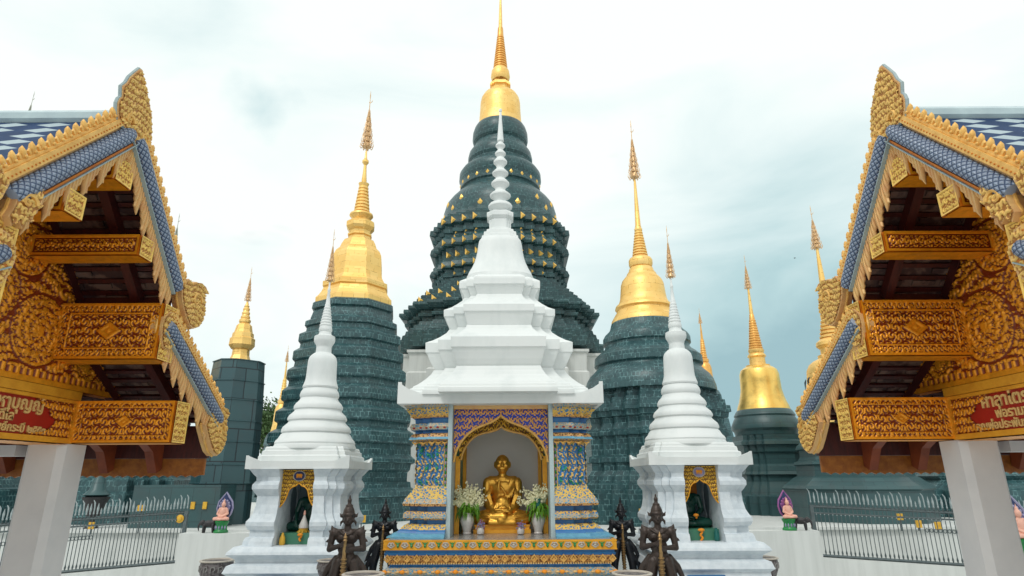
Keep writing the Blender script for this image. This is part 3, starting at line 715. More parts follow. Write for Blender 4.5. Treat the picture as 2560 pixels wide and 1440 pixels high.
# ---- 5. bell with dark leaf marks, half hidden by the right pavilion
ax = Axis(2098, 960, 18.0)
T = empty('stupa', (ax.x, ax.y, TZ), 'stupa half behind the right pavilion, its gold bell stuck with dark leaf plates', 'stupa', 'dark stupas with gilded tops')
add_finial(T, ax, 513, 627, 15, COPPER)
loft_part('spire', T, GOLD, ax, ROUND(20), [(v_, h_ * 1.15) for v_, h_ in [(622, 3), (700, 7), (760, 8)] + rings(762, 848, 10, 27, 9) + [(850, 30), (856, 37), (864, 38), (872, 30), (884, 30), (888, 38), (896, 38), (898, 34)]], smooth=30)
loft_part('bell', T, GOLD, ax, ROUND(48), [(v_, h_ * 1.17) for v_, h_ in [(896, 38), (902, 50), (910, 60), (924, 67), (950, 70), (985, 74), (1010, 80), (1040, 90), (1060, 96), (1062, 92)]], smooth=30)
mb = MB()
for i in range(12):
    for k, (v, hw) in enumerate(((955, 73.5), (1003, 81.5))):
        a = 2 * math.pi * (i + .5 * k) / 12; z = at(axis_u, v, y=ax.y).z; r = hw / FPX * depth((ax.x, ax.y, z))
        c, s_ = math.cos(a), math.sin(a)
        b = [mb.vert((ax.x + c * (r + dd) - s_ * w_, ax.y + s_ * (r + dd) + c * w_, z + h_)) for w_, h_, dd in ((-.07, .14, 0.0), (.07, .14, 0.0), (0, -.22, .06), (0, .05, .06))]
        mb.face((b[0], b[1], b[3])); mb.face((b[1], b[2], b[3])); mb.face((b[2], b[0], b[3]))
mb.build('leaf_plates', DARKBR, T)
rows = [(1058, 92), (1064, 100), (1078, 104), (1084, 98), (1100, 104), (1112, 116), (1120, 120), (1124, 112), (1140, 112), (1150, 118), (1154, 128), (1160, 130), (1164, 124), (1190, 126), (1194, 134), (1204, 146), (1214, 160), (1222, 166), (1226, 160), (1262, 164)]
loft_part('body', T, SLATE_SMOOTH, ax, OCT(), [(v_, h_ * 1.13) for v_, h_ in rows], front=True, extend=TZ)

# ---- 6-7. far gold spires
def far_stupa(u, v, y, label, vs, s=1.0, mat=GOLD):
    a = Axis(u, v, y); T = empty('stupa', (a.x, a.y, TZ), label, 'stupa', 'dark stupas with gilded tops')
    vt, vb = vs; f = (vb - vt) / 100.0
    V = lambda k: vt + f * k
    add_finial(T, a, vt, V(26), 5.6 * s, COPPER)
    loft_part('spire', T, mat, a, ROUND(16), [(V(25), 1.3 * s), (V(50), 3.2 * s), (V(51), 4.4 * s)] + [(vv, h * s) for vv, h in rings(V(52), V(82), 4.6, 9, 8)] + [(V(83), 12 * s), (V(87), 12 * s), (V(89), 9 * s)], smooth=30)
    loft_part('bell', T, mat, a, ROUND(32), [(V(88), 10 * s), (V(91), 14 * s), (V(97), 17 * s), (V(118), 19 * s), (V(132), 23 * s), (V(134), 27 * s)], smooth=30)
    loft_part('body', T, SLATE, a, OCT(), [(V(133), 27 * s), (V(140), 32 * s), (V(150), 34 * s), (V(152), 31 * s), (V(165), 38 * s), (V(180), 44 * s), (V(210), 52 * s)], front=True, extend=TZ)
far_stupa(1760, 900, 38, 'distant stupa whose orange cone peeps over the shoulder of the round dark stupa', (770, 925), 1.0, GOLD_ORANGE)
far_stupa(711, 960, 34, 'distant stupa, thin gold spire between the slab-clad tower and the left white shrine', (863, 1030), 1.0, GOLD)

# ---- 8. block-clad tower stupa on the left
ax = Axis(592, 960, 17.5)
T = empty('stupa', (ax.x, ax.y, TZ), 'square teal tower clad in large slabs with small gold cap, beside the left pavilion', 'stupa', 'dark stupas with gilded tops')
add_finial(T, ax, 667, 757, 9, COPPER)
loft_part('spire', T, GOLD, ax, ROUND(16), [(754, 2), (764, 5), (766, 7), (769, 6)] + rings(770, 800, 7, 12, 3) + [(801, 15), (806, 15), (810, 12)], smooth=30)
loft_part('bell', T, GOLD, ax, OCT(), [(809, 14), (813, 18), (822, 20), (830, 22), (832, 25), (842, 26), (845, 30), (852, 30), (862, 31), (872, 24), (874, 20), (888, 21), (900, 26), (902, 26)], front=True)
rows = []
for i, (v0, v1, h0, h1) in enumerate(((905, 953, 64, 68), (956, 1000, 69, 72), (1003, 1052, 73, 75), (1055, 1104, 76, 78), (1107, 1160, 79, 80), (1163, 1205, 81, 83))):
    rows += [(v0 - 2, h0 + 2.5), (v0, h0 + 2.5), (v0 + 1, h0), (v1, h1)]
rows += [(1206, 86), (1209, 86), (1212, 74), (1262, 76)]
plan = [(math.cos(R(a_)) * q, math.sin(R(a_)) * q) for a_, q in ((-72, 1.03), (-18, 1.03), (18, 1.03), (72, 1.03), (108, 1.03), (162, 1.03), (198, 1.03), (252, 1.03))]
loft_part('body', T, SLATE_SLAB, ax, plan, rows, front=True, extend=TZ)
mb = MB(); mb.box(ax.x - 1.55, ax.x + .62, ax.y - 1.5, ax.y - .6, TZ, at(axis_u, 1212, y=ax.y - 1.5).z)
mb.build('porch', SLATE_SMOOTH, T)
for u in (483, 513):
    p = at(u, 1262, y=ax.y - 1.5); mb = MB(); mb.box(p.x - .05, p.x + .05, p.y - .03, p.y + .01, p.z - .10, p.z + .07); mb.build('name_plate', YELLOW, T)

# ---- 9. stupas mostly hidden by the pavilions
def hidden_stupa(u, v, y, label, vt, hwf, brow, plan):
    a = Axis(u, v, y); T = empty('stupa', (a.x, a.y, TZ), label, 'stupa', 'dark stupas with gilded tops')
    add_finial(T, a, vt, vt + 110, 11, SILVERG if u < 500 else COPPER)
    loft_part('spire', T, GOLD, a, ROUND(20), [(vt + 106, 2.5), (vt + 190, 6)] + rings(vt + 192, vt + 270, 8, 22, 8) + [(vt + 272, 30), (vt + 282, 30), (vt + 286, 24)], smooth=30)
    loft_part('bell', T, GOLD, a, ROUND(40), [(vt + 284, 30), (vt + 294, 44), (vt + 310, 52), (vt + 350, 56), (vt + 380, 66), (vt + 392, 72)], smooth=30)
    loft_part('body', T, SLATE, a, plan, [(vt + 390, 72), (vt + 400, 78)] + brow, front=True, extend=TZ)
hidden_stupa(438, 600, 19.0, 'stupa behind the left pavilion, finial tip just right of the blue scaled edge', 533, 60, [(1000, 96), (1040, 110), (1044, 104), (1100, 130), (1190, 140), (1200, 165), (1228, 168), (1232, 176), (1262, 178)], REDENT(3, .5))
hidden_stupa(72, 285, 17.0, 'stupa behind the left pavilion, its finial alone rising above the pale roof ridge', 228, 60, [(700, 80), (900, 104), (1060, 150), (1130, 230), (1150, 240), (1155, 225), (1190, 260), (1220, 280), (1224, 300), (1262, 304)], REDENT(3, .5))
hidden_stupa(2400, 1000, 20.0, 'teal stupa foot at the right edge, behind the right pavilion pillar', 490, 60, [(1000, 100), (1060, 110), (1100, 150), (1160, 176), (1175, 170), (1190, 190), (1200, 180), (1220, 220), (1224, 250), (1262, 255)], REDENT(3, .5))

# ---- plates and the lantern by the stupas
def plate(u, v, y, w_, h_, label):
    p = at(u, v, y=y); mb = MB()
    mb.box(-w_ / 2, w_ / 2, -.02, .02, -h_ / 2, h_ / 2); mb.box(-w_ * .3, w_ * .3, -.028, -.021, -h_ * .05, h_ * .3); mb.box(-.012, .012, .021, .045, TZ - p.z, 0, 1)
    o = mb.build('name_plate', [YELLOW, IRON], None, loc=p); tag(o, label, 'plaque', 'small yellow plaques before the stupas')
plate(1609, 1281, 14.6, .20, .16, 'yellow plaque beside the head of the brown guardian right of the monk')
plate(903, 1297, 14.6, .20, .15, 'yellow plaque beside the head of the brown guardian left of the monk')
plate(353, 1270, 15.2, .16, .13, 'yellow plaque above the spear tips of the left fence')
plate(228, 1314, 15.0, .13, .15, 'yellow plaque behind the left fence bars near the pavilion pillar')
plate(2250, 1292, 15.0, .12, .14, 'leftmost of the three yellow plaques behind the right fence')
plate(2297, 1310, 15.0, .12, .16, 'middle one of the three yellow plaques behind the right fence')
plate(2345, 1314, 15.0, .14, .16, 'yellow plaque behind the right fence, closest to the pavilion pillar')
p = at(232, 1290, y=16.0)
mb = MB(); mb.lathe([(.16, TZ), (.16, TZ + .1), (.06, TZ + .16), (.06, p.z - .02), (.14, p.z), (.15, p.z + .05), (.29, p.z + .40), (.31, p.z + .44), (.20, p.z + .46)], p.x, p.y, 12)
L_ = empty('stone_lantern', (p.x, p.y, TZ), 'dark bowl-shaped stone lantern standing behind the left fence', 'lantern')
mb.build('bowl', DARKBR, L_, 40)
mb = MB(); mb.lathe([(.24, p.z + .461), (.30, p.z + .50), (.18, p.z + .62), (.14, p.z + .86), (.05, p.z + .98), (.01, p.z + 1.2)], p.x, p.y, 12); mb.build('cap', SLATE_SMOOTH, L_, 40)

# ------------------------------------------------------------------ the tree behind
def tree(u, v, y, rad, label):
    c = at(u, v, y=y); rnd = random.Random(3)
    T = empty('tree', (c.x, c.y, 0), label, 'tree')
    mb = MB(); mb.tube([(c.x, c.y, 0), (c.x + .1, c.y, c.z * .5), (c.x, c.y, c.z)], [.3, .22, .1], 8)
    limbs = []
    for i in range(14):
        a = rnd.uniform(0, 6.28); e_ = rnd.uniform(.1, 1.2); L = rad * rnd.uniform(.5, .95)
        q = Vector((c.x + math.cos(a) * math.cos(e_) * L, c.y + math.sin(a) * math.cos(e_) * L, c.z - .5 + math.sin(e_) * L)); limbs.append(q)
        mb.tube([(c.x, c.y, c.z - rad * .6), ((c.x + q.x) / 2, (c.y + q.y) / 2, (c.z + q.z) / 2 - .2), q], [.1, .06, .02], 5)
    mb.build('trunk', BARK, T)
    mb = MB()
    for i in range(6000):
        q = rnd.choice(limbs); s_ = rad * .33
        p = q + Vector((rnd.gauss(0, s_), rnd.gauss(0, s_), rnd.gauss(0, s_ * .8)))
        d = Vector((rnd.gauss(0, 1), rnd.gauss(0, 1), rnd.gauss(0, 1))).normalized(); e1 = d.orthogonal().normalized() * .07; e2 = d.cross(e1).normalized() * .13
        b = [mb.vert(p + e2), mb.vert(p + e1), mb.vert(p - e2), mb.vert(p - e1)]; mb.face(b)
    mb.build('crown', TREELEAF, T)
tree(668, 1085, 44, 2.3, 'green leafy tree glimpsed far behind, right of the slab-clad tower')

# ------------------------------------------------------------------ low white wall behind the shrines
WY = 12.0
wx0, wx1 = at(447, 1340, y=WY).x, at(2048, 1320, y=WY).x
WZ = 1.25
m = MB(); m.box(wx0, wx1, WY, WY + 0.28, 0.0, WZ)
tag(m.build('low_wall', WALLW), 'low plain white wall running behind the shrines and guardians', 'wall')

# ------------------------------------------------------------------ fences
def fence(u_in, v_in, y_in, u_out, v_out, y_out, vb_in, vb_out, label, seed):
    rnd = random.Random(seed)
    A = at(u_in, v_in, y=y_in); B = at(u_out, v_out, y=y_out); za = at(u_in, vb_in, y=y_in).z; zb = at(u_out, vb_out, y=y_out).z
    d = (B - A); # extend past the photographed part, behind the pavilion pillar
    ext = 1.9; n = 62
    E = A + d * ext; ze = za + (zb - za) * ext
    F = empty('fence', (A.x, A.y, 0), label, 'fence')
    H = A.z - za
    def rail(name, k, hh, th=0.02):
        mb = MB(); p0 = Vector((A.x, A.y, za + k)); p1 = Vector((E.x, E.y, ze + k)); dx = (p1 - p0)
        mb.tube([p0, p1], [hh, hh], 4, up=Vector((0, 0, 1))); return mb.build(name, IRON, F)
    rail('rail', H, .022); rail('rail', H - .13, .018); rail('rail', .03, .03)
    # scroll band between the rails
    mb = MB()
    for i in range(n):
        t_ = (i + .5) / n; p = A + (E - A) * t_; z0 = za + (ze - za) * t_ + H + .05
        for s_ in (-1, 1):
            mb.tube([(p.x + s_ * .035, p.y, z0 + .03), (p.x + s_ * .045, p.y, z0 - .005), (p.x + s_ * .02, p.y, z0 - .03), (p.x, p.y, z0 - .02)], .008, 4)
    mb.build('scroll_band', IRON, F)
    mb = MB()
    for i in range(n // 2):
        t_ = (i * 2 + .5) / n
        if t_ < .42: continue
        p = A + (E - A) * t_; z0 = za + (ze - za) * t_ + H - .36
        for k in range(2):
            c = p + (E - A) * (k / n); mb.tube([(c.x + .035 * math.cos(q), c.y, z0 + .035 * math.sin(q)) for q in [j * math.pi / 4 for j in range(9)]], .008, 4)
    mb.build('ring_band', IRON, F)
    # three bar shapes
    def bar(kind):
        mb = MB(); top = {0: .30, 1: .36, 2: .20}[kind]
        mb.tube([(0, 0, 0), (0, 0, H + .06)], .0085, 5); mb.tube([(0, 0, .05), (0, 0, .10), (0, 0, .16)], [.008, .02, .008], 5)
        me1 = 0
        s0 = len(mb.f)
        mb.ball((0, 0, H + .10), (.018, .018, .03), 6, 1)
        if kind == 0: mb.tube([(0, 0, H + .1), (0, 0, H + .14), (0, 0, H + .2), (0, 0, H + top)], [.008, .02, .022, .003], 5, 1)
        elif kind == 1: mb.tube([(0, 0, H + .1), (.0, 0, H + .22), (-.01, 0, H + top - .05), (-.045, 0, H + top)], [.012, .013, .014, .006], 5, 1)
        else: mb.tube([(0, 0, H + .1), (0, 0, H + .15), (0, 0, H + top)], [.006, .016, .002], 5, 1)
        mb.tube([(0, 0, H - .30), (0, 0, H - .16)], .0065, 4); mb.ball((0, 0, H - .15), .014, 6, 1)
        return mb.mesh('bar', [IRON, IRONTIP], 40)
    kinds = [bar(0), bar(1), bar(2)]
    seq = [1, 0, 1, 0, 0, 2, 0, 1, 0, 0]
    for i in range(n):
        t_ = i / n; p = A + (E - A) * t_
        o = bpy.data.objects.new('bar', kinds[seq[i % 10]]); COL.objects.link(o); o.parent = F; o.location = (p.x - A.x, p.y - A.y, za + (ze - za) * t_)
    mb = MB(); mb.box(A.x - .035, A.x + .035, A.y - .03, A.y + .03, 0, A.z + .03); mb.build('post', IRON, F)
    # plinth below
    mb = MB(); b = [mb.vert(p_) for p_ in ((A.x, A.y - .12, 0), (E.x, E.y - .12, 0), (E.x, E.y - .12, ze), (A.x, A.y - .12, za), (A.x, A.y + .12, za), (E.x, E.y + .12, ze), (E.x, E.y + .12, 0), (A.x, A.y + .12, 0))]
    fl = E.x < A.x
    for f in ((0, 1, 2, 3), (3, 2, 5, 4), (4, 5, 6, 7), (0, 3, 4, 7), (1, 6, 5, 2)): mb.face([b[i] for i in (f[::-1] if fl else f)])
    mb.build('plinth', WALLW, F)
    return F
LF = fence(467, 1281, 13.9, 180, 1300, 13.2, 1407, 1434, 'wrought iron spear fence beside the left pavilion pillar', 1)
RF = fence(2028, 1266, 13.9, 2378, 1286, 13.2, 1392, 1416, 'wrought iron spear fence beside the right pavilion pillar', 2)
p = at(450, 1297, y=13.86); mb = MB(); mb.lathe([(.001, 0), (.085, 0), (.085, .012), (.05, .02), (.045, .04), (.001, .05)], n=16); mb.xform(Matrix.Rotation(R(90), 4, 'X'))
o = mb.build('round_badge', YELLOW, LF, loc=p - LF.location)

# ------------------------------------------------------------------ figures
def hand(c, dirx, up, s=1.0):
    """curled hand closed round an upright staff: palm, four fingers, thumb"""
    bl = [('s', c, (.036 * s, .034 * s, .042 * s))]
    for k in range(4):
        z = c[2] + (k - 1.5) * .021 * s; q = .96 - .06 * abs(k - 1.2)
        bl.append(('t', [(c[0] - dirx * .015, c[1] - .02, z), (c[0] + dirx * .022 * q, c[1] - .050 * q, z + .002), (c[0] + dirx * .052 * q, c[1] - .040 * q, z), (c[0] + dirx * .056 * q, c[1] - .012, z)], [.0115, .0105, .010, .009]))
    bl.append(('t', [(c[0] - dirx * .01, c[1] - .015, c[2] + .02), (c[0] + dirx * .01, c[1] - .045, c[2] + .05), (c[0] + dirx * .035, c[1] - .045, c[2] + .062)], [.013, .012, .010]))
    return bl
def guardian_blobs():
    b = []
    # legs, wide and flared trousers, feet pointing out
    for s in (-1, 1):
        b += [('c', (s * .11, 0, .88), .105, (s * .20, -.01, .52), .10), ('c', (s * .20, -.01, .52), .095, (s * .235, 0, .16), .075), ('c', (s * .235, 0, .14), .05, (s * .25, 0, .06), .045)]
        b += [('e', (s * .275, -.09, .035), (.055, .13, .035), -s * 20, 'Z')]
        for k in range(4): b.append(('c', (s * (.235 + .02 * k), -.19 + .012 * k, .03), .016, (s * (.25 + .024 * k), -.225 + .014 * k, .024), .013))
        b += [('t', [(s * .16, .02, .95), (s * .28, .03, .80), (s * .36, .03, .62), (s * .42, .02, .52)], [.05, .055, .04, .012])]     # flared hip cloth
        b += [('t', [(s * .24, .02, .62), (s * .34, .03, .48), (s * .40, .03, .34), (s * .48, .03, .28), (s * .53, .02, .34)], [.05, .06, .045, .025, .008])]
        b += [('t', [(s * .24, .0, .36), (s * .33, .0, .26), (s * .41, .0, .20)], [.05, .035, .008])]
        # arms: upper arms down, forearms folded in to the club
        b += [('s', (s * .215, .0, 1.335), (.075, .07, .07)), ('c', (s * .235, .0, 1.32), .06, (s * .275, .01, 1.09), .05), ('c', (s * .275, .01, 1.09), .052, (s * .07, -.155, 1.10 + (.06 if s < 0 else 0)), .034)]
        b += [('t', [(s * .20, 0, 1.37), (s * .25, 0, 1.41), (s * .27, 0, 1.46)], [.05, .03, .006]), ('t', [(s * .24, 0, 1.34), (s * .28, 0, 1.36), (s * .31, 0, 1.38)], [.04, .025, .006])]
        b += [('t', [(s * .26, .0, 1.24), (s * .315, 0, 1.22), (s * .35, 0, 1.19)], [.03, .02, .004])]
    # hips, belt, torso, chest
    b += [('s', (0, 0, .90), (.165, .11, .11)), ('s', (0, 0, .98), (.145, .10, .09)), ('s', (0, 0, 1.10), (.145, .095, .13)), ('s', (0, 0, 1.26), (.185, .105, .12)), ('s', (-.075, -.06, 1.27), (.075, .05, .055)), ('s', (.075, -.06, 1.27), (.075, .05, .055)), ('c', (-.15, 0, 1.34), .065, (.15, 0, 1.34), .065)]
    b += [('t', [(0, -.09, .95), (0, -.12, .80), (0, -.11, .55), (0, -.09, .36)], [.05, .055, .05, .015])]
    b += [('c', (0, 0, 1.36), .065, (0, -.005, 1.46), .055)]
    # collar ornament
    b += [('t', [(-.13, -.06, 1.38), (-.07, -.10, 1.34), (0, -.115, 1.31), (.07, -.10, 1.34), (.13, -.06, 1.38)], .016)]
    # head: face, brows, nose, mouth, ears
    b += [('s', (0, -.005, 1.545), (.082, .09, .11)), ('s', (0, -.035, 1.495), (.058, .055, .05)), ('c', (0, -.092, 1.565), .010, (0, -.108, 1.53), .018)]
    for s in (-1, 1):
        b += [('c', (s * .018, -.092, 1.578), .010, (s * .058, -.074, 1.588), .009), ('s', (s * .034, -.083, 1.558), (.017, .012, .011)), ('s', (s * .045, -.066, 1.525), (.025, .02, .022)), ('s', (s * .088, .0, 1.54), (.014, .024, .038))]
        b += [('t', [(s * .085, .02, 1.60), (s * .125, .02, 1.60), (s * .155, .02, 1.66)], [.03, .025, .004]), ('t', [(s * .085, .02, 1.53), (s * .12, .02, 1.50), (s * .13, .02, 1.44)], [.025, .022, .006])]
    b += [('c', (-.028, -.088, 1.502), .008, (.028, -.088, 1.502), .008), ('c', (-.022, -.084, 1.488), .009, (.022, -.084, 1.488), .009)]
    # crown
    b += [('l', [(.095, 1.60), (.108, 1.61), (.110, 1.635), (.098, 1.65), (.096, 1.68), (.080, 1.72), (.058, 1.755), (.062, 1.765), (.060, 1.78), (.035, 1.79), (.028, 1.82), (.034, 1.835), (.034, 1.865), (.018, 1.885), (.012, 1.93), (.002, 1.95)], (0, .005), .01)]
    b += hand((-.045, -.165, 1.165), 1, 1) + hand((.045, -.165, 1.085), -1, 1)
    return b
GB = guardian_blobs()
body_a = fuse('body', GB, BRONZE, .0095, 2)
body_b = body_a.copy(); body_b.materials[0] = BLACKBRONZE
def club_mesh():
    mb = MB(); prof = [(.010, 0), (.034, .01), (.032, .05)]
    z = .05
    while z < .96: prof += [(.026, z), (.040, z + .012), (.040, z + .03), (.026, z + .04)]; z += .055
    prof += [(.024, 1.0), (.022, 1.22), (.030, 1.235), (.020, 1.26), (.028, 1.28), (.010, 1.33), (.002, 1.35)]
    mb.lathe([(r_ * 1.25, z_) for r_, z_ in prof], 0, -.195, 12)
    return mb.mesh('club', BRASSY, 40)
CLUB = club_mesh()
def sash_mesh(mat):
    mb = MB()
    for s in (-1, 1):
        for k in range(3): mb.tube([(s * .33, .05, .34 + .04 * k), (s * .45, .06, .30 + .05 * k), (s * .55, .06, .36 + .05 * k), (s * .60, .06, .43 + .04 * k)], [.02, .028, .018, .003], 6)
    return mb.mesh('sash', mat, 60)
def basem():
    mb = MB(); mb.rloft(-.22, .22, -.18, .18, [(.06, 0), (.06, .08), (.02, .11), (.0, .15), (.0, .70), (.02, .73), (.05, .76), (.05, .80)]); return mb.mesh('pedestal', WHITE_ROUGH)
BASE = basem(); SASH_A = sash_mesh(BRONZE); SASH_B = sash_mesh(BLACKBRONZE)
def guardian(u, v, y, label, me, sash, rz=0, s=1.0):
    p = at(u, v, y=y)
    T = empty('guardian_statue', (p.x, p.y, 0), label, 'statue', 'crowned guardian statues holding clubs')
    place(BASE, 'pedestal', T, (0, 0, 0)); place(me, 'body', T, (0, 0, .80), rz, s); place(CLUB, 'club', T, (0, 0, .80), rz, s); place(sash, 'sash', T, (0, 0, .80), rz, s)
guardian(871, 1300, 6.95, 'brown bronze guardian with a club, standing before the left white shrine', body_a, SASH_A, 6, .635)
guardian(1643, 1300, 6.95, 'brown bronze guardian statue with a club, standing before the right white shrine', body_a, SASH_A, -6, .635)
guardian(962, 1300, 9.15, 'black guardian with a club behind the left end of the altar platform', body_b, SASH_B, 4, .585)
guardian(1553, 1300, 9.15, 'black guardian with a club behind the right end of the altar platform', body_b, SASH_B, -4, .585)

# ------------------------------------------------------------------ main shrine
SX = at(1250, 1350, y=8.0).x
PZ = at(1250, 1350, y=8.0).z
S = empty('shrine', (SX, 8.9, 0), 'large central shrine with blue and gold pillars under a white stepped roof and bead spire', 'shrine')
def vz(v, y): return at(1250, v, y=y).z
def hw_(px, v, y): return px / FPX * depth(at(1250, v, y=y))
# platform
mb = MB(); hp = hw_(292, 1350, 8.0); x0, x1, y0, y1 = SX - hp, SX + hp, 8.0, 10.1
z1 = PZ; z2 = vz(1375, 8.0)
rows = [(-.02, 0, 1), (-.02, z2 - .62, 1), (.03, z2 - .58, 3), (.03, z2 - .50, 1), (-.06, z2 - .46, 1), (-.06, z2 - .34, 0), (-.07, z2 - .31, 3), (-.02, z2 - .27, 3), (-.02, z2 - .22, 3), (-.06, z2 - .20, 0), (-.08, z2 - .185, 0), (-.08, z2 - .165, 2), (-.06, z2 - .13, 2), (-.025, z2 - .06, 0), (-.015, z2 - .035, 0), (-.03, z2 - .03, 0), (-.03, z2, 4), (.0, z2 + .001, 4), (.0, z2 + .015, 4), (-.004, z2 + .018, 4), (-.004, z1 - .018, 4), (.0, z1 - .015, 4), (.0, z1, 4)]
mb.rloft(x0, x1, y0, y1, rows)
mb.build('platform', [BLUE, SKYBLUE, ORN_BROWN, ORN_PALE, GOLD_PAINT], S)
mb = MB(); mb.box(x0 + .05, x1 - .05, y0 + .03, y1 - .02, z1 + .001, z1 + .006); mb.build('floor_slab', FLOORST, S)
# gold rosettes on the edge, leaf row, beads and orange knobs
nr = 17; mb = MB(); me_ = MB(); mg = MB(); ml = MB(); mk = MB()
zc_ = (z1 + z2) / 2 + .002
for i in range(nr):
    x = x0 + .10 + (x1 - x0 - .20) * i / (nr - 1)
    mb = MB()
    for s in (-1, 1): mb.tube([(x, y0 - .004, zc_ - .03), (x + s * .04, y0 - .006, zc_ - .005), (x + s * .02, y0 - .006, zc_ + .025), (x, y0 - .004, zc_ + .02)], .010, 5)
    mb.ball((x, y0 - .004, zc_ - .002), (.022, .012, .015), 8); mb.build('rosette', POTRIM, S, 60)
    if i < nr - 1:
        xm = x + (x1 - x0 - .20) / (nr - 1) / 2
        mg.tube([(xm, y0 - .002, zc_ - .035), (xm, y0 - .010, zc_ - .01), (xm, y0 - .002, zc_ + .03)], [.002, .02, .004], 5)
        mg.tube([(xm - .035, y0 - .002, zc_ + .03), (xm, y0 - .008, zc_ + .01), (xm + .035, y0 - .002, zc_ + .03)], [.004, .010, .004], 5)
nl = 24
for i in range(nl):
    x = x0 + .06 + (x1 - x0 - .12) * i / (nl - 1); zt = z2 - .085
    ml.tube([(x, y0 + .02, zt - .05), (x - .035, y0 + .005, zt - .015), (x, y0 - .002, zt + .03), (x + .035, y0 + .005, zt - .015), (x, y0 + .02, zt - .05)], .011, 5); ml.ball((x, y0 + .02, zt - .02), (.02, .015, .025), 6)
for i in range(90):
    x = x0 + .08 + (x1 - x0 - .16) * i / 89; me_.box(x - .008, x + .008, y0 + .03, y0 + .07, z2 - .162, z2 - .145)
for i in range(14):
    mk = MB(); x = x0 + .03 + (x1 - x0 - .06) * i / 13; mk.ball((x, y0 + .015, z2 - .245), (.035, .03, .025), 8)
    for s in (-1, 1): mk.ball((x + s * .055, y0 + .015, z2 - .245), (.03, .02, .014), 6, 1)
    mk.build('knob', [ORANGE, SANDY_PINK], S, 60)
mg.build('rosette_leaves', GREEN, S, 60); ml.build('leaf_frieze', SANDY, S, 60); me_.build('bead_row', LETTER, S)

# pillars (each side of the niche): three nested shafts with the same mouldings
yp = 8.36
zb = PZ + .006; ztop = vz(1010, yp - .05)
def pz(v): return vz(v, yp)
xi = hw_(122, 1200, yp)          # niche side
prof = [(1343, .30, 5), (1338, .30, 5), (1337, .245, 5), (1331, .24, 5), (1330, .19, 0), (1326, .18, 0), (1322, .16, 2), (1312, .115, 2), (1309, .08, 0), (1308, .055, 0), (1299, .055, 4), (1298, .115, 4), (1294, .135, 6), (1284, .13, 4), (1278, .11, 4), (1277, .06, 0), (1265, .06, 3), (1264, .135, 3), (1258, .145, 1), (1246, .12, 2), (1240, .095, 2), (1225, .035, 2), (1210, .0, 2), (1104, -.005, 4), (1102, .06, 4), (1098, .11, 5), (1092, .09, 3), (1085, .07, 3), (1082, .035, 0), (1076, .03, 0), (1074, .085, 6), (1066, .10, 6), (1058, .08, 4), (1057, .035, 0), (1046, .04, 0), (1044, .07, 3), (1040, .085, 2), (1024, .15, 2), (1020, .14, 1), (1014, .18, 3), (1010, .19, 3)]
mats_p = [BLUE, ORN_PALE, ORN_GREEN, ORN_BROWN, ORN_GOLD, SKYBLUE, ORN_PALE]
wo = hw_(216, 1200, yp)          # outer edge of the shaft
